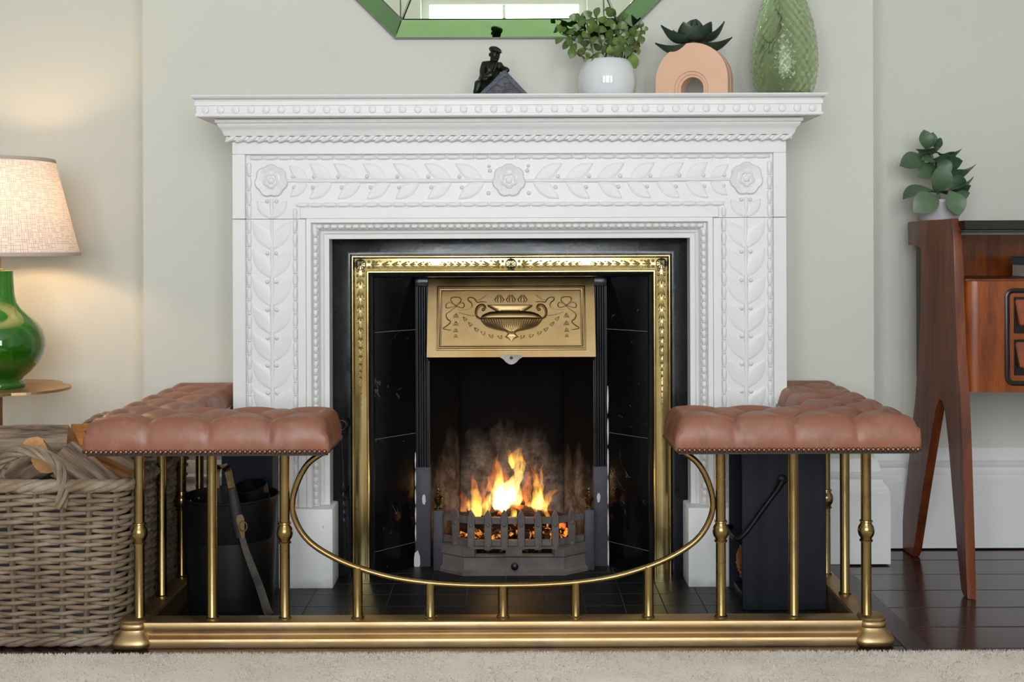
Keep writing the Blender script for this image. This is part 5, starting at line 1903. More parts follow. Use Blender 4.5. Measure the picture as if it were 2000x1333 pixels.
# ------------------------------------------------------------------ bronze figure behind a slate gable
YF = 0.055
fg = thing('bronze_figurine', P(978, 190, YF), 'dark bronze figurine of a man in a flat cap leaning on a slate gable', 'figurine')
M['bronze'] = simple('dark_green_bronze', '#1b1d15', 0.36, 0.55, c2='#2a3226', nscale=60, bump=0.5, bscale=260, bdist=0.0015)
M['slate'] = simple('grey_violet_slate', '#54545f', 0.55, 0.1, c2='#33343d', nscale=70, bump=0.8, bscale=120, bdist=0.002, stretch=(1, 1, 2.2))
def fp(x, y, dy=0.0):
    v = P(900 + x / 12.12, 80 + y / 12.12, YF)
    v.y += dy
    return v
sk = [  # (crop x, crop y, dy, radius, parent)
    (560, 1080, 0.022, 0.0200, None),   # 0 hips
    (575, 930, 0.020, 0.0210, 0),       # 1 waist
    (655, 760, 0.016, 0.0245, 1),       # 2 chest
    (715, 610, 0.014, 0.0225, 2),       # 3 upper chest
    (765, 490, 0.010, 0.0105, 3),       # 4 neck
    (805, 410, 0.006, 0.0125, 4),       # 5 jaw
    (810, 300, 0.005, 0.0160, 5),       # 6 skull
    (800, 225, 0.006, 0.0125, 6),       # 7 crown
    (555, 560, 0.012, 0.0125, 3),       # 8 his right shoulder
    (510, 730, 0.002, 0.0120, 8),       # 9 upper arm
    (560, 880, -0.006, 0.0105, 9),      # 10 elbow
    (680, 850, -0.012, 0.0090, 10),     # 11 forearm
    (790, 790, -0.014, 0.0070, 11),     # 12 hand
    (925, 570, 0.014, 0.0120, 3),       # 13 his left shoulder
    (985, 670, 0.008, 0.0105, 13),      # 14 elbow
    (1070, 680, -0.002, 0.0088, 14),    # 15 forearm
    (1140, 725, -0.010, 0.0062, 15),    # 16 hand
    (450, 1040, 0.008, 0.0160, 0),      # 17 thigh
    (410, 1000, -0.004, 0.0120, 17),    # 18 knee
    (400, 1140, -0.002, 0.0100, 18),    # 19 shin
    (330, 1290, 0.002, 0.0090, 19),     # 20 foot
    (640, 1200, 0.020, 0.0140, 0),      # 21 other thigh
    (640, 1330, 0.020, 0.0120, 21),     # 22
    (500, 1240, 0.020, 0.0160, 0),      # 23 seat support
    (480, 1370, 0.016, 0.0160, 23),     # 24
]
me = bpy.data.meshes.new('figure_body')
me.from_pydata([fp(a, b_, c) for a, b_, c, r, p in sk], [(p, i) for i, (a, b_, c, r, p) in enumerate(sk) if p is not None], [])
me.materials.append(M['bronze'])
fo = bpy.data.objects.new('figure_body', me)
link(fo, fg)
smod = fo.modifiers.new('skin', 'SKIN')
for i, (a, b_, c, r, p) in enumerate(sk):
    me.skin_vertices[0].data[i].radius = (r, r)
me.skin_vertices[0].data[0].use_root = True
smod.use_smooth_shade = True
ss = fo.modifiers.new('sub', 'SUBSURF'); ss.levels = 2; ss.render_levels = 2
# flat cap, brow, nose, ear, chin, lapels
b = MB()
cpos = fp(815, 215, 0.004)
vs, fs = sphere_vf(1.0, seg=20, rings=10)
b.add((vs, fs), 0, Matrix.Translation(cpos) @ Matrix.Rotation(0.32, 4, 'Y') @ Matrix.Diagonal((0.0178, 0.0190, 0.0098, 1)))
b.add((vs, fs), 0, Matrix.Translation(fp(885, 262, -0.014)) @ Matrix.Rotation(0.45, 4, 'Y') @ Matrix.Rotation(0.2, 4, 'X') @ Matrix.Diagonal((0.0115, 0.0095, 0.0026, 1)))
b.build('flat_cap', M['bronze'], fo, 60)
b = MB()
b.add(tube_vf([fp(850, 300, -0.0100), fp(858, 350, -0.0165), fp(845, 365, -0.013)], [0.0015, 0.0026, 0.0014], 8))
for (x, y) in ((800, 315), (885, 320)):
    b.add(sphere_vf(0.0016, fp(x, y, -0.0100), 8, 6, (1.4, 0.6, 0.8)))
b.add(tube_vf([fp(775, 385, -0.0075), fp(815, 410, -0.0095), fp(860, 408, -0.0085)], [0.0012, 0.0019, 0.0012], 6))
b.add(sphere_vf(0.0040, fp(810, 460, -0.0050), 8, 6))
b.add(sphere_vf(0.0036, fp(680, 320, 0.004), 8, 6, (0.6, 1, 1.5)))
b.build('face_features', M['bronze'], fo, 60)
b = MB()
b.add(tube_vf([fp(680, 500, 0.000), fp(700, 610, -0.010), fp(715, 740, -0.011)], [0.002, 0.0036, 0.001], 8))
b.add(tube_vf([fp(830, 520, 0.000), fp(830, 620, -0.010), fp(780, 740, -0.010)], [0.002, 0.0036, 0.001], 8))
b.add(tube_vf([fp(500, 870, -0.004), fp(560, 930, -0.008), fp(640, 900, -0.010)], [0.006, 0.0075, 0.006], 8))
b.build('coat_folds', M['bronze'], fo, 60)
# gable
ax, rx, lx = fp(1040, 725), fp(1650, 1275), fp(360, 1275)
yA, yB = YF - 0.024, YF + 0.004
rr = random.Random(12)
def wavy(a, b_, n):
    return [(a[0] + (b_[0] - a[0]) * k / n + rr.uniform(-0.0006, 0.0006), a[1] + (b_[1] - a[1]) * k / n + rr.uniform(-0.0006, 0.0006)) for k in range(n)]
A, Rr, Ll = (ax.x, ax.z), (rx.x, ZS + 0.006), (lx.x, ZS + 0.006)
outl = wavy(Ll, (A[0] - 0.006, A[1] - 0.003), 8) + [(A[0] - 0.004, A[1]), (A[0] + 0.004, A[1])] + wavy((A[0] + 0.006, A[1] - 0.003), Rr, 8) + [Rr, (Rr[0], ZS + 0.0002), (Ll[0], ZS + 0.0002)]
vs, fs = prism_vf(outl, yA + 0.005, yB)
ga = mk('slate_gable', vs, fs, M['slate'], fg)
for (a, b_, nm) in ((A, Ll, 0), (A, Rr, 1)):
    a = Vector(a); b_ = Vector(b_)
    d = (b_ - a).normalized(); nn = Vector((d.y, -d.x)) * (1 if nm == 0 else -1)
    if nn.y > 0:
        nn = -nn
    w_ = 0.0105
    pol = [a + Vector((0, 0.0008)), b_, b_ + nn * w_ if False else b_ + Vector((-d.x * 0, 0)) + nn * w_, a + Vector((0, -w_ / abs(nn.y)))]
    segs = 8
    up_ = [a.lerp(b_, k / segs) + Vector((rr.uniform(-0.0005, 0.0005), rr.uniform(-0.0005, 0.0005))) for k in range(segs + 1)]
    lo_ = [Vector(pol[3]).lerp(Vector(pol[2]), k / segs) + Vector((rr.uniform(-0.0005, 0.0005), rr.uniform(-0.0005, 0.0005))) for k in range(segs + 1)]
    lo_[0] = Vector(pol[3])
    outl = [tuple(v) for v in up_] + [tuple(v) for v in reversed(lo_)]
    outl = [(x, max(z, ZS + 0.0002)) for x, z in outl]
    vs, fs = prism_vf(outl, yA, yA + 0.0065)
    mk('gable_coping', vs, fs, M['slate'], ga)
# worn scratched lettering on the slate: too worn to read in the photo, kept as the same scratched strokes
b = MB()
def scr(pts):
    q = [P(940 + x / 20, 140 + y / 20, yA + 0.005) for x, y in pts]
    b.add(tube_vf(q, 0.00045, 5))
for pts in (((690, 560), (740, 545)), ((715, 550), (715, 640), (735, 660)), ((790, 600), (770, 640), (800, 660), (820, 620), (790, 600)), ((870, 660), (865, 590), (900, 575), (905, 650)), ((905, 590), (940, 575), (945, 650)),
            ((980, 650), (978, 585), (1015, 575), (1020, 645)), ((1020, 590), (1060, 575), (1068, 640)), ((1110, 610), (1160, 590), (1130, 545), (1100, 600), (1150, 650)), ((1290, 560), (1225, 590), (1290, 620), (1230, 655)),
            ((900, 690), (1280, 705)), ((690, 820), (690, 740), (740, 750), (700, 780)), ((800, 760), (850, 755)), ((830, 755), (825, 820)), ((935, 740), (930, 830)), ((1040, 760), (990, 770), (1030, 800), (1000, 825)), ((1140, 765), (1070, 775), (1120, 800), (1090, 825)),
            ((960, 440), (1180, 460)), ((900, 480), (960, 520)), ((560, 530), (690, 545))):
    scr(pts)
b.build('scratched_lettering', M['iron'], ga)

# ------------------------------------------------------------------ plants
def plantleaf(n=8, m=4, thick=0.10, cup=0.12, point=0.0, droop=-0.16):
    """leaf along +x from 0 to 1, unit width 0.5, lying in xy, thick"""
    top, bot = [], []
    for i in range(n + 1):
        t = i / n
        if point:
            wd = 0.27 * (sin(pi * min(1, t ** 0.9)) ** 0.8) * (1 - 0.35 * point * t) + 0.03 * (1 - t)
        else:
            wd = 0.31 * sin(pi * t ** 1.35) ** 0.75 if 0 < t < 1 else 0.0
            wd += 0.035 * (1 - t)
        for j in range(m + 1):
            u = -1 + 2 * j / m
            z = cup * (u * u) * wd * 2 + 0.10 * sin(t * pi) * (1 if droop < 0 else -2.2) + droop * t * t
            e = thick * 0.5 * sqrt(max(0, 1 - u * u)) * (0.4 + 0.6 * sin(pi * min(1, t + 0.1)))
            top.append((t, u * wd, z + e)); bot.append((t, u * wd, z - e))
    vs = top + bot
    k = (n + 1) * (m + 1)
    fs = []
    for i in range(n):
        for j in range(m):
            a = i * (m + 1) + j
            fs.append((a, a + m + 1, a + m + 2, a + 1)); fs.append((k + a, k + a + 1, k + a + m + 2, k + a + m + 1))
    for i in range(n):
        a = i * (m + 1); fs.append((a, k + a, k + a + m + 1, a + m + 1))
        a = i * (m + 1) + m; fs.append((a, a + m + 1, k + a + m + 1, k + a))
    return vs, fs
def leafmat(name, c, c2, c3, rough=0.3):
    t = NT(name)
    oi = t.n('ShaderNodeObjectInfo')
    co = t.coord('Object')
    a = t.ramp(oi.outputs['Random'], [(0.0, c), (0.5, c2), (1.0, c3)])
    a2 = t.mix(t.mapr(t.noise(co, 5, 3), 0.4, 0.7, 0.0, 0.35), a, c3)
    t.col(a2)
    t.set(rough=rough, spec=0.5)
    return t.m
M['jade'] = leafmat('jade_leaf', '#324a20', '#4a652c', '#6f8642')
M['jade_stem'] = simple('brown_succulent_stem', '#4f3a2c', 0.8, c2='#5f5a3a', nscale=60)
M['glaze_white'] = simple('white_glazed_pot', '#d2d4d8', 0.03, c2='#d2d4d6', nscale=3, coat=0.4)
M['soil'] = simple('dark_soil', '#2a211b', 0.95, bump=0.6, bscale=80)
YP = 0.085
def S_(Y): return F / (Y - CAMY)
pc = P(1186, 150, YP)
po = thing('potted_jade_plant', (pc.x, YP, ZS), 'bushy green jade plant in a round white glazed pot on the mantel', 'potted plant')
sp_ = S_(YP)
lathe('pot', [(0.0, 0.0), (0.056, 0.0), (0.064, 0.004), (0.0735, 0.020), (0.0780, 0.042), (0.0782, 0.060), (0.0745, 0.080), (0.0665, 0.097), (0.0585, 0.1075), (0.0565, 0.109), (0.0545, 0.1075), (0.060, 0.096), (0.068, 0.078), (0.071, 0.05), (0.05, 0.01), (0.0, 0.008)], M['glaze_white'], po, 56, (pc.x, YP, ZS), cap=False, angle=60)
lathe('soil', [(0.0, 0.098), (0.058, 0.096)], M['soil'], po, 24, (pc.x, YP, ZS), cap=False)
JL = MB().add(plantleaf(8, 4, 0.12, 0.10)).mesh('leaf', M['jade'], 70)
rr = random.Random(21)
def place_leaf(name, me, c, L, ang, tilt, spin, parent, width=1.0):
    """c: centre of the leaf; ang: direction in the picture plane (x right, z up); tilt: tip towards the viewer; spin: roll about its own axis"""
    d = Vector((cos(ang) * cos(tilt), -sin(tilt), sin(ang) * cos(tilt)))
    side0 = Vector((-sin(ang), 0, cos(ang)))
    nrm0 = d.cross(side0)
    side = side0 * cos(spin) + nrm0 * sin(spin)
    nrm = d.cross(side)
    if nrm.y > 0 and abs(spin) < 1.2:
        pass
    R3 = Matrix((( d.x, side.x, nrm.x), (d.y, side.y, nrm.y), (d.z, side.z, nrm.z))).to_4x4()
    m = Matrix.Translation(Vector(c) - d * L * 0.5) @ R3 @ Matrix.Diagonal((L, L * width, L, 1))
    return inst(name, me, m, parent)
jade = [(440,240,130,170),(590,215,150,20),(745,170,110,80),(815,260,110,5),(650,290,130,0),(530,310,120,40),(480,370,110,200),(735,360,90,-50),(655,400,120,80),(790,415,140,0),(230,400,110,120),(390,430,110,20),(235,550,120,225),(360,570,120,250),(310,610,110,250),(420,650,120,240),(400,720,130,250),(510,540,110,190),(440,530,90,170),(580,470,90,130),(590,590,110,200),(700,555,110,80),(800,540,100,60),(560,690,130,190),(510,720,100,260),(640,720,120,230),(750,640,120,-30),(760,765,120,-20),(610,820,90,190),(710,830,110,260),(860,660,120,240),(920,690,110,-80),(930,600,120,90),(920,480,130,100),(1030,670,130,-20),(1010,740,110,-10),(940,170,140,160),(1100,230,130,10),(920,320,130,170),(1070,270,100,70),(1080,350,120,0),(980,370,90,160),(1050,420,110,200),(1110,410,110,30),(1070,510,100,250),(1000,560,100,-60),(1220,430,120,20),(1350,340,80,90),(1290,370,80,180),(1400,390,80,-10),(1140,470,100,180),(1220,480,100,0),(1300,470,110,10),(1370,440,70,-30),(1350,540,110,-80),(1200,560,140,0),(1090,580,110,210),(1250,640,130,-20),(1110,650,100,250),(1170,690,150,250),(1300,690,100,-80),(1240,830,170,-80),(1280,600,100,-40)]
for (x, y, L_, a) in jade:
    c = P(1060 + x / 7.014, y / 7.014, YP + rr.uniform(-0.045, 0.02))
    place_leaf('leaf', JL, c, L_ * 1.32 / 7.014 / sp_, radians(a + rr.uniform(-12, 12)), rr.uniform(-0.2, 0.7), rr.uniform(-0.7, 0.7), po, rr.uniform(0.95, 1.25))
for k in range(18):
    x, y = rr.choice(jade)[:2]
    c = P(1060 + (x + rr.uniform(-60, 60)) / 7.014, (y + rr.uniform(-40, 60)) / 7.014, YP + rr.uniform(0.015, 0.07))
    place_leaf('leaf', JL, c, rr.uniform(100, 140) / 7.014 / sp_, rr.uniform(0, 2 * pi), rr.uniform(-0.6, 0.6), rr.uniform(-1.0, 1.0), po)
def jp(x, y, dy=0.0):
    v = P(1060 + x / 7.014, y / 7.014, YP); v.y += dy; return v
for pts in (((660, 870), (640, 760), (560, 620), (420, 520), (260, 470)), ((660, 870), (680, 700), (640, 480), (600, 280), (560, 220)), ((820, 860), (820, 700), (780, 520), (740, 330), (745, 220)), ((830, 860), (880, 720), (930, 560), (920, 420)), ((1070, 850), (1080, 700), (1040, 480), (1040, 300), (960, 190)), ((1100, 850), (1150, 700), (1220, 560), (1230, 460)), ((1120, 850), (1220, 720), (1300, 560), (1350, 400), (1350, 350)), ((640, 880), (520, 760), (420, 700)), ((1080, 800), (1090, 600), (1100, 400), (1090, 260))):
    q = crom([jp(x, y, rr.uniform(-0.01, 0.01)) for x, y in pts], 4)
    n = len(q)
    tube('stem', q, [0.0034 - 0.0020 * i / n for i in range(n)], M['jade_stem'], po, 7)

# arch vase with a rosette succulent
YV = 0.085
vc = P(1356, 150, YV)
M['peach'] = simple('matt_peach_clay', '#dcb397', 0.75, c2='#d8ad91', nscale=9, bump=0.08, bscale=150)
av = thing('arch_planter', (vc.x, YV, ZS), 'peach arch-shaped clay vase with a dark green succulent rosette on top', 'planter')
RV = Matrix.Translation((vc.x, YV, ZS)) @ Matrix.Rotation(radians(-24), 4, 'Z')
def archring(ro, ho, ri, hi, y0, y1, n=28):
    """arch solid between outer arch (radius ro, springing ho) and inner (ri, hi)"""
    o_ = [(ro, 0.0)] + [(ro * cos(pi * k / n), ho + ro * sin(pi * k / n)) for k in range(n + 1)] + [(-ro, 0.0)]
    i_ = [(ri, 0.0)] + [(ri * cos(pi * k / n), hi + ri * sin(pi * k / n)) for k in range(n + 1)] + [(-ri, 0.0)]
    m = len(o_)
    vs = [(x, y, z) for y in (y0, y1) for ring in (o_, i_) for x, z in ring]
    fs = []
    for k in range(m - 1):
        a = k; b_ = m + k
        fs.append((a, a + 1, b_ + 1, b_))
        fs.append((2 * m + a, 2 * m + b_, 2 * m + b_ + 1, 2 * m + a + 1))
        fs.append((a, 2 * m + a, 2 * m + a + 1, a + 1))
        fs.append((b_, b_ + 1, 2 * m + b_ + 1, 2 * m + b_))
    fs.append((0, m, 3 * m, 2 * m)); fs.append((m - 1, 3 * m - 1, 4 * m - 1, 2 * m - 1))
    return vs, fs
def arch(name, *a):
    vs, fs = archring(*a)
    mk(name, [RV @ Vector(v) for v in vs], fs, M['peach'], av, autosmooth=35)
arch('front_arch', 0.098, 0.053, 0.046, 0.030, -0.031, -0.006)
arch('inner_step', 0.0465, 0.030, 0.038, 0.030, -0.0265, 0.026)
arch('inner_step', 0.0385, 0.030, 0.031, 0.030, -0.0220, 0.026)
arch('groove_arch', 0.0945, 0.053, 0.046, 0.030, -0.007, 0.003)
arch('back_arch', 0.098, 0.053, 0.046, 0.030, 0.002, 0.029)
M['succulent'] = leafmat('dark_succulent_leaf', '#1c3026', '#2a3c2f', '#3a4a38', 0.42)
SL = MB().add(plantleaf(10, 4, 0.11, 0.30, 0.7, 0.04)).mesh('succulent_leaf', M['succulent'], 70)
tz_ = ZS + 0.156
def sleaf(az, el, L_, wd, z0=0.0, curl=0.0):
    d = Vector((cos(az) * cos(el), sin(az) * cos(el), sin(el)))
    side = Vector((-sin(az), cos(az), 0))
    nrm = d.cross(side)
    R3 = Matrix(((d.x, side.x, nrm.x), (d.y, side.y, nrm.y), (d.z, side.z, nrm.z))).to_4x4()
    inst('succulent_leaf', SL, Matrix.Translation((vc.x, YV, tz_ + z0)) @ R3 @ Matrix.Diagonal((L_, L_ * wd, L_, 1)), av)
for (az, el, L_, wd, z0) in ((183, 22, 0.098, 1.35, 0.006), (172, 2, 0.104, 1.2, -0.006), (4, 30, 0.098, 1.45, 0.006), (-8, 8, 0.102, 1.2, -0.006), (-52, 32, 0.070, 1.8, 0.008), (-128, 32, 0.070, 1.8, 0.008), (-90, 30, 0.062, 2.1, 0.004), (50, 25, 0.085, 1.6, 0.006), (130, 25, 0.085, 1.6, 0.006), (20, 42, 0.074, 1.8, 0.008)):
    sleaf(radians(az), radians(el), L_, wd, z0)
BUD = MB().add(plantleaf(9, 6, 0.07, 0.6, 0.0, 0.22)).mesh('succulent_leaf', M['succulent'], 70)
for k, (az, el, L_) in enumerate(((-70, 66, 0.054), (-140, 68, 0.052), (10, 68, 0.052), (80, 70, 0.05), (150, 72, 0.052), (-100, 80, 0.048))):
    az, el = radians(az), radians(el)
    d = Vector((cos(az) * cos(el), sin(az) * cos(el), sin(el))); side = Vector((-sin(az), cos(az), 0)); nrm = d.cross(side)
    R3 = Matrix(((d.x, side.x, nrm.x), (d.y, side.y, nrm.y), (d.z, side.z, nrm.z))).to_4x4()
    inst('succulent_leaf', BUD, Matrix.Translation((vc.x, YV, tz_ + 0.008)) @ R3 @ Matrix.Diagonal((L_, L_ * 1.5, L_, 1)), av)
lathe('succulent_stem', [(0.0, -0.02), (0.010, -0.02), (0.010, 0.004), (0.0, 0.010)], M['jade_stem'], av, 14, (vc.x, YV, tz_), cap=False)

# green glass vase
YG = 0.085
gc = P(1532, 120, YG)
def glassmat():
    t = NT('pale_green_blown_glass')
    t.col((0.88, 0.985, 0.78)); t.set(rough=0.0, trans=1.0, ior=1.45)
    tr_ = t.n('ShaderNodeBsdfTransparent')
    tr_.inputs[0].default_value = (0.88, 0.975, 0.79, 1)
    mx_ = t.n('ShaderNodeMixShader')
    mx_.inputs[0].default_value = 0.28
    t.l(t.b.outputs[0], mx_.inputs[1]); t.l(tr_.outputs[0], mx_.inputs[2]); t.l(mx_.outputs[0], t.out.inputs[0])
    return t.m
M['greenglass'] = glassmat()
vg = thing('glass_vase', (gc.x, YG, ZS), 'tall pale green dimpled glass vase at the end of the mantel', 'vase')
def vase():
    prof = [(0.0, 0.064), (0.02, 0.073), (0.05, 0.0825), (0.085, 0.0868), (0.12, 0.0868), (0.16, 0.0835), (0.20, 0.076), (0.24, 0.065), (0.28, 0.052), (0.32, 0.041), (0.36, 0.036), (0.40, 0.038), (0.42, 0.043)]
    def rad(z):
        for (a, ra), (b_, rb) in zip(prof[:-1], prof[1:]):
            if a <= z <= b_:
                t = (z - a) / (b_ - a); t = t * t * (3 - 2 * t) * 0.35 + t * 0.65
                return ra + (rb - ra) * t
        return prof[-1][1]
    nz_, na = 126, 132
    vs, fs = [], []
    pitch = 0.0150; cells = 22
    for i in range(nz_ + 1):
        z = 0.42 * i / nz_
        r = rad(z)
        row = z / pitch
        for k in range(na):
            a = 2 * pi * k / na
            u = a / (2 * pi) * cells
            best = 0.0
            for rj in (math.floor(row), math.floor(row) + 1):
                sh = 0.5 * (rj % 2)
                du = (u - sh) - round(u - sh)
                dv = row - rj
                dd = (du * 1.05) ** 2 * 1.9 + (dv * 0.85) ** 2
                best = max(best, math.exp(-dd * 4.2))
            amp = 0.0034 * min(1.0, max(0.0, (0.40 - z) / 0.08))
            q = r + amp * (best - 0.4)
            vs.append((gc.x + q * cos(a), YG + q * sin(a), ZS + 0.0003 + z))
    for i in range(nz_):
        for k in range(na):
            k2 = (k + 1) % na
            fs.append((i * na + k, i * na + k2, (i + 1) * na + k2, (i + 1) * na + k))
    # inner wall
    o_ = len(vs); ni = 40
    for i in range(ni + 1):
        z = 0.42 - (0.42 - 0.012) * i / ni
        r = rad(z) - 0.0050
        for k in range(na):
            a = 2 * pi * k / na
            vs.append((gc.x + r * cos(a), YG + r * sin(a), ZS + z))
    for i in range(ni):
        for k in range(na):
            k2 = (k + 1) % na
            fs.append((o_ + i * na + k, o_ + i * na + k2, o_ + (i + 1) * na + k2, o_ + (i + 1) * na + k))
    for k in range(na):
        k2 = (k + 1) % na
        fs.append((nz_ * na + k, nz_ * na + k2, o_ + k2, o_ + k))
    fs.append(tuple(range(na))); fs.append(tuple(o_ + ni * na + k for k in range(na)))
    mk('vase_body', vs, fs, M['greenglass'], vg, smooth=True)
vase()
tw = thing('dried_vine', (gc.x, YG, ZS + 0.1), 'thin brown dried vine curling inside the green glass vase', 'vine')
q = crom([(gc.x - 0.050, YG - 0.010, ZS + 0.125), (gc.x - 0.043, YG - 0.030, ZS + 0.150), (gc.x - 0.026, YG - 0.042, ZS + 0.175), (gc.x - 0.018, YG - 0.040, ZS + 0.215), (gc.x - 0.026, YG - 0.02, ZS + 0.238), (gc.x - 0.01, YG, ZS + 0.29), (gc.x + 0.005, YG, ZS + 0.36), (gc.x + 0.03, YG - 0.03, ZS + 0.45)], 6)
tube('vine_stem', q, [0.0022] * len(q), M['jade_stem'], tw, 6)
q2 = crom([(gc.x - 0.043, YG - 0.030, ZS + 0.150), (gc.x - 0.055, YG - 0.018, ZS + 0.160), (gc.x - 0.060, YG + 0.0, ZS + 0.145)], 5)
tube('vine_tendril', q2, [0.0014] * len(q2), M['jade_stem'], tw, 6)

# ------------------------------------------------------------------ sideboard
XD = 1.140
def dp(px, py):
    dx, dy = px - 1000.0, py - 485.0
    tx, ty = dx - dy * TH, dy + dx * TH
    D = XD * F / tx
    return (D + CAMY, max(0.001, H - ty * D / F))
sd = thing('sideboard', (1.62, 0.12, 0), 'polished mahogany sideboard with splayed legs, glass top and scooped drawers', 'sideboard')
leg_px = [(1772, 434), (1800, 431), (1840, 429), (1855, 427), (1860, 450), (1863, 500), (1866, 600), (1870, 700), (1876, 780), (1880, 880), (1883, 980), (1886, 1080), (1889, 1174),
          (1880, 1176), (1876, 1150), (1868, 1060), (1860, 960), (1852, 862), (1846, 800), (1840, 779), (1833, 778), (1826, 800), (1817, 862), (1801, 962), (1784, 1075), (1781, 1093), (1760, 1090), (1757, 1078), (1768, 970), (1779, 860), (1788, 775), (1794, 700), (1798, 600), (1800, 500), (1799, 484), (1794, 479), (1773, 479)]
prof = [dp(*p) for p in leg_px]
# front foot to the floor
def legpanel(xa, xb):
    n = len(prof)
    bm = bmesh.new()
    va = [bm.verts.new((xa, y, z)) for y, z in prof]
    vb = [bm.verts.new((xb, y, z)) for y, z in prof]
    bm.faces.new(va); bm.faces.new(vb[::-1])
    for i in range(n):
        bm.faces.new((va[i], va[(i + 1) % n], vb[(i + 1) % n], vb[i]))
    es = [e for e in bm.edges if abs(e.verts[0].co.x - e.verts[1].co.x) < 1e-6]
    bmesh.ops.bevel(bm, geom=es, offset=0.004, segments=2, affect='EDGES', profile=0.5)
    return bmo('leg_panel', bm, M['walnut'], sd, autosmooth=40)
legpanel(XD, XD + 0.024)
XE = 2.02
legpanel(XE, XE + 0.024)
yfD = -0.045; ybD = 0.335
xa_, xb_ = XD + 0.0245, XE - 0.0005
zsh, zbt = zr(553, yfD), zr(770, yfD)
# bowed lower case
def case():
    n = 12
    pl = []
    for k in range(n + 1):
        t = k / n
        pl.append((xa_ + 0.035 * (1 - cos(t * pi / 2)) , yfD + 0.030 * (1 - sin(t * pi / 2))))
    pl2 = [(xa_ + xb_ - x, y) for x, y in reversed(pl)]
    plan = pl + pl2 + [(xb_, 0.30), (xa_, 0.30)]
    m = len(plan)
    vs = [(x, y, zbt) for x, y in plan] + [(x, y, zsh) for x, y in plan]
    fs = [tuple(range(m)), tuple(range(m, 2 * m))] + [(i, (i + 1) % m, m + (i + 1) % m, m + i) for i in range(m)]
    return mk('case', vs, fs, M['rosewood'], sd, autosmooth=35)
cs = case()
box('shelf_edge', xa_, xb_, yfD + 0.004, 0.30, zsh, zsh + 0.006, M['walnut'], sd, 0.001, 1)
box('back_board', xa_, xb_, 0.285, 0.30, zsh + 0.006, 0.92, M['rosewood'], sd)
box('end_board', XD + 0.002, XD + 0.022, 0.205, 0.262, zr(745, 0.21), zr(482, 0.21), M['backboard'], sd, 0.003, 1)
zg = zr(457, yfD)
M['blackglass'] = simple('black_back_painted_glass', '#0d0a09', 0.06, coat=0.3)
M['glassedge'] = simple('green_glass_edge', '#0d2a1c', 0.06, coat=0.5)
box('top_board', xa_ - 0.004, xb_ + 0.004, yfD - 0.002, 0.34, zg + 0.006, zr(434, yfD), M['blackglass'], sd, 0.0015, 1)
box('glass_edge', xa_ - 0.008, xb_ + 0.004, yfD - 0.006, 0.335, zg, zg + 0.0058, M['glassedge'], sd, 0.001, 1)
# drawers: a black groove round two scooped fronts
gx0 = P(1962, 660, yfD).x; gz1, gz0 = zr(567, yfD), zr(757, yfD)
def rrect(x0, x1, z0, z1, r, n=6):
    pts = []
    for (cx_, cz_, a0) in ((x1 - r, z1 - r, 0), (x0 + r, z1 - r, pi / 2), (x0 + r, z0 + r, pi), (x1 - r, z0 + r, 3 * pi / 2)):
        for k in range(n + 1):
            a = a0 + pi / 2 * k / n
            pts.append((cx_ + r * cos(a), cz_ + r * sin(a)))
    return pts
dwid = 0.36
for dxx in (0.0, 0.40):
    ring = rrect(gx0 + dxx, gx0 + dxx + dwid, gz0, gz1, 0.022)
    fv, ff = sweep_vf(ring, [(0, -0.002), (0, 0.004), (-0.003, 0.006), (-0.009, 0.006), (-0.012, 0.004), (-0.012, -0.002)], lambda a, b_, h: (a, yfD - h, b_), True)
    mk('drawer_surround', fv, ff, M['ebony'], cs, autosmooth=35)
    for (za, zb) in ((584, 655), (667, 737)):
        z1_, z0_ = zr(za, yfD), zr(zb, yfD)
        x0_, x1_ = gx0 + dxx + 0.024, gx0 + dxx + dwid - 0.024
        dr = box('drawer', x0_, x1_, yfD - 0.003, yfD + 0.01, z0_, z1_, M['ebony'], sd, 0.001, 1)
        vs = [(x0_ + 0.002, yfD - 0.004, z1_ - 0.004), (x1_ - 0.002, yfD - 0.004, z1_ - 0.004), (x1_ - 0.008, yfD - 0.022, z0_ + 0.022), (x0_ + 0.008, yfD - 0.022, z0_ + 0.022),
              (x0_ + 0.002, yfD, z1_ - 0.004), (x1_ - 0.002, yfD, z1_ - 0.004), (x1_ - 0.008, yfD - 0.004, z0_ + 0.018), (x0_ + 0.008, yfD - 0.004, z0_ + 0.018)]
        bm = bmesh.new()
        V = [bm.verts.new(v) for v in vs]
        for q in ((0, 1, 2, 3), (4, 7, 6, 5), (0, 4, 5, 1), (1, 5, 6, 2), (2, 6, 7, 3), (3, 7, 4, 0)):
            bm.faces.new([V[i] for i in q])
        bmesh.ops.bevel(bm, geom=list(bm.edges), offset=0.0025, segments=2, affect='EDGES')
        bmo('drawer_front', bm, M['drawerwood'], dr, autosmooth=40)
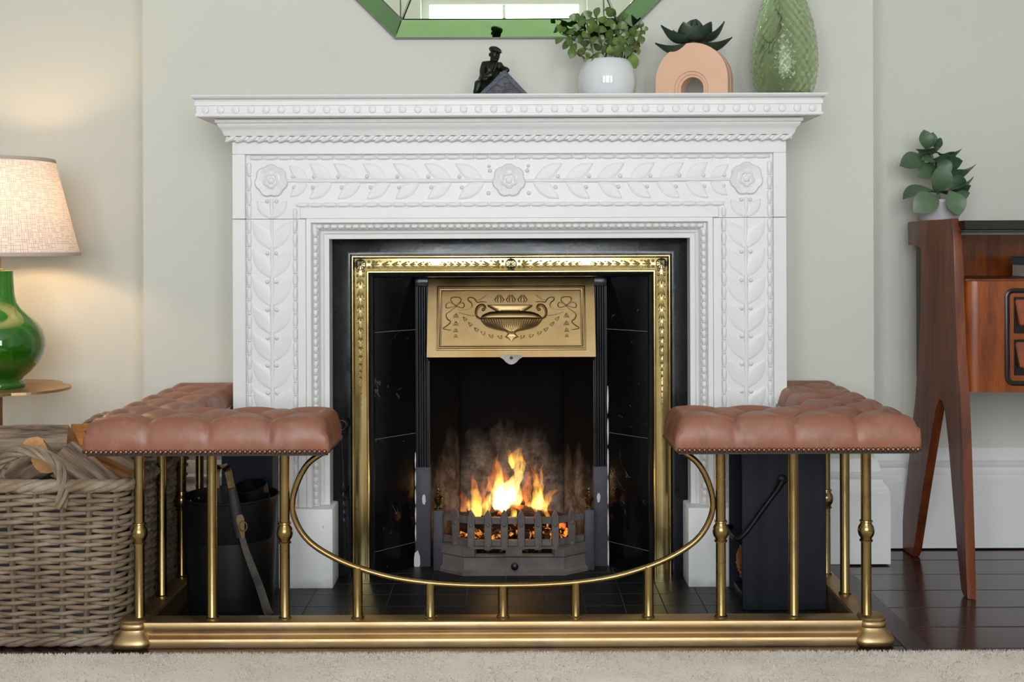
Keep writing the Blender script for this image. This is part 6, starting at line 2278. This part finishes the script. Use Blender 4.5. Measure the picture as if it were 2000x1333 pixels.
# book on the open shelf
zbk = zsh + 0.006
bx = P(1983, 530, 0.14).x
bk2 = thing('book', (bx + 0.07, 0.05, zbk), 'book with blue-grey cover lying on the open shelf of the sideboard', 'book')
M['bookcover'] = simple('blue_grey_cloth', '#5b6870', 0.7, bump=0.1, bscale=300)
M['paper'] = simple('cream_page_edges', '#d5c9bd', 0.85, stretch=(1, 1, 40), c2='#c2b5a8', nscale=20)
bw_, bd_ = 0.15, 0.20
hz1 = zr(506, -0.03) - zbk
box('cover', bx, bx + bw_, -0.032, -0.032 + bd_, zbk + 0.0002, zbk + 0.003, M['bookcover'], bk2)
box('pages', bx + 0.003, bx + bw_ - 0.002, -0.029, -0.035 + bd_, zbk + 0.003, zbk + hz1 * 0.60, M['paper'], bk2)
o = thing('book', (bx + 0.075, 0.05, zbk + hz1 * 0.6), 'slim dark grey book lying on top of the cream-edged book on the sideboard shelf', 'book')
box('cover', bx + 0.0005, bx + bw_, -0.034, -0.030 + bd_, zbk + hz1 * 0.60 + 0.0002, zbk + hz1, M['bookcover'], o, 0.001, 1)
box('page_block', bx + 0.003, bx + bw_ + 0.001, -0.031, -0.028 + bd_, zbk + hz1 * 0.68, zbk + hz1 * 0.92, M['paper'], o)

# paddle plant on the sideboard
YQ = 0.30
qc = P(1832, 400, YQ)
ztd = zr(434, yfD)
pp = thing('potted_paddle_plant', (qc.x, YQ, ztd), 'paddle-leaf succulent in a pale cement pot on the sideboard', 'potted plant')
M['cement'] = simple('pale_lilac_cement', '#cfcbcf', 0.85, c2='#bab5ba', nscale=14, bump=0.25, bscale=60)
sq = S_(YQ)
lathe('pot', [(0.0, 0.0), (0.050, 0.0), (0.052, 0.003), (0.0665, 0.058), (0.0675, 0.060), (0.0675, 0.066), (0.0645, 0.066), (0.060, 0.055), (0.05, 0.02), (0.0, 0.015)], M['cement'], pp, 40, (qc.x, YQ, ztd), cap=False, angle=40)
lathe('soil', [(0.0, 0.058), (0.0625, 0.057)], M['soil'], pp, 24, (qc.x, YQ, ztd), cap=False)
M['paddle'] = leafmat('grey_green_paddle_leaf', '#22402c', '#3f5c40', '#5d7358', 0.4)
PL = MB().add(plantleaf(9, 4, 0.07, 0.12)).mesh('leaf', M['paddle'], 70)
def qp(x, y, dy=0.0):
    v = P(1700 + x / 3.507, 240 + y / 3.507, YQ); v.y += dy; return v
pad = [(280, 267, 150, 190, 0.2, 0.5), (365, 120, 110, 100, 0.3, 0.0), (415, 122, 95, 70, 0.2, 0.3), (448, 142, 70, 40, 0.0, 0.4), (395, 182, 140, 0, 0.2, 1.25), (390, 214, 140, 180, 0.1, 1.35), (530, 212, 130, 3, 0.1, 1.25),
       (495, 240, 130, 10, 0.4, 0.8), (525, 275, 150, -5, 0.5, 0.7), (395, 255, 110, 170, 0.6, 0.9), (375, 335, 140, 200, 0.5, 0.4), (630, 320, 130, 5, 0.1, 1.3), (570, 342, 130, -14, 0.2, 1.0), (430, 318, 130, 185, 0.5, 0.9),
       (455, 395, 165, 92, 0.5, 0.0), (575, 410, 140, -48, 0.2, 0.4), (325, 482, 200, 183, 0.2, 1.2), (570, 442, 200, 14, 0.2, 1.3), (590, 462, 140, 6, 0.3, 0.9), (322, 556, 180, 206, 0.4, 0.4), (502, 552, 150, -75, 0.5, 0.0), (552, 500, 90, 0, 0.5, 0.6), (440, 440, 70, 95, 0.3, 0.0), (480, 300, 110, -60, 0.6, 0.2)]
for (x, y, L_, a, ti, spn) in pad:
    c = qp(x, y, -0.085 if (x, y) == (502, 552) else (-0.075 if y > 490 else rr.uniform(-0.03, 0.0)))
    place_leaf('leaf', PL, c, L_ * 1.22 / 3.507 / sq, radians(a), ti, spn, pp, 1.15)
q = crom([qp(470, 560), qp(465, 470), qp(450, 360), qp(430, 260), qp(395, 150)], 5)
tube('stem', q, [0.005 - 0.002 * i / len(q) for i in range(len(q))], simple('green_stem', '#5d6e48', 0.6), pp, 8)

# ------------------------------------------------------------------ rug
RY1, RY0, RX = -0.517, -2.75, 1.9
M['rug'] = simple('cream_wool_rug', '#efe3d5', 0.95, c2='#e6d8c8', nscale=5, bump=0.5, bscale=240, bdist=0.004, sheen=0.3, spec=0.1)
rg_ = thing('rug', (0, (RY0 + RY1) / 2, 0), 'cream wool pile rug in front of the brass fender', 'rug')
vs, fs = [], []
nx_, ny_ = 150, 84
for j in range(ny_ + 1):
    y = RY1 + (RY0 - RY1) * (j / ny_) ** 1.6
    for i in range(nx_ + 1):
        x = -RX + 2 * RX * i / nx_
        yy = y + (0.003 * mnoise.noise(Vector((x * 9, 0, 0))) if j == 0 else 0)
        z = 0.011 + 0.0035 * mnoise.noise(Vector((x * 14, y * 14, 0)))
        if j in (0, ny_) or i in (0, nx_):
            z = 0.006
        vs.append((x, yy, z))
for j in range(ny_):
    for i in range(nx_):
        a = j * (nx_ + 1) + i
        fs.append((a, a + 1, a + nx_ + 2, a + nx_ + 1))
mk('rug_body', vs, fs, M['rug'], rg_, smooth=True)
box('rug_backing', -RX, RX, RY0, RY1, 0.001, 0.006, M['rug'], rg_)
rr = random.Random(31)
vs, fs = [], []
for k in range(26000):
    x = rr.uniform(-1.45, 1.45); y = RY1 - (rr.random() ** 1.3) * 0.24
    if k < 3500:
        y = RY1 + rr.uniform(-0.004, 0.003)
    y += 0.004 * mnoise.noise(Vector((x * 9, 0, 0)))
    z = 0.0085
    h = rr.uniform(0.004, 0.0075); w_ = rr.uniform(0.0018, 0.0034)
    a = rr.uniform(0, 2 * pi); lean = Vector((rr.uniform(-0.004, 0.004), rr.uniform(-0.004, 0.004), h))
    o_ = len(vs)
    for q in range(3):
        vs.append((x + w_ * cos(a + q * 2.1), y + w_ * sin(a + q * 2.1), z - 0.003))
    vs.append((x + lean.x, y + lean.y, z + lean.z))
    fs += [(o_, o_ + 1, o_ + 3), (o_ + 1, o_ + 2, o_ + 3), (o_ + 2, o_, o_ + 3)]
o = mk('rug_pile', vs, fs, M['rug'], rg_, smooth=True)
o['kind'] = 'stuff'
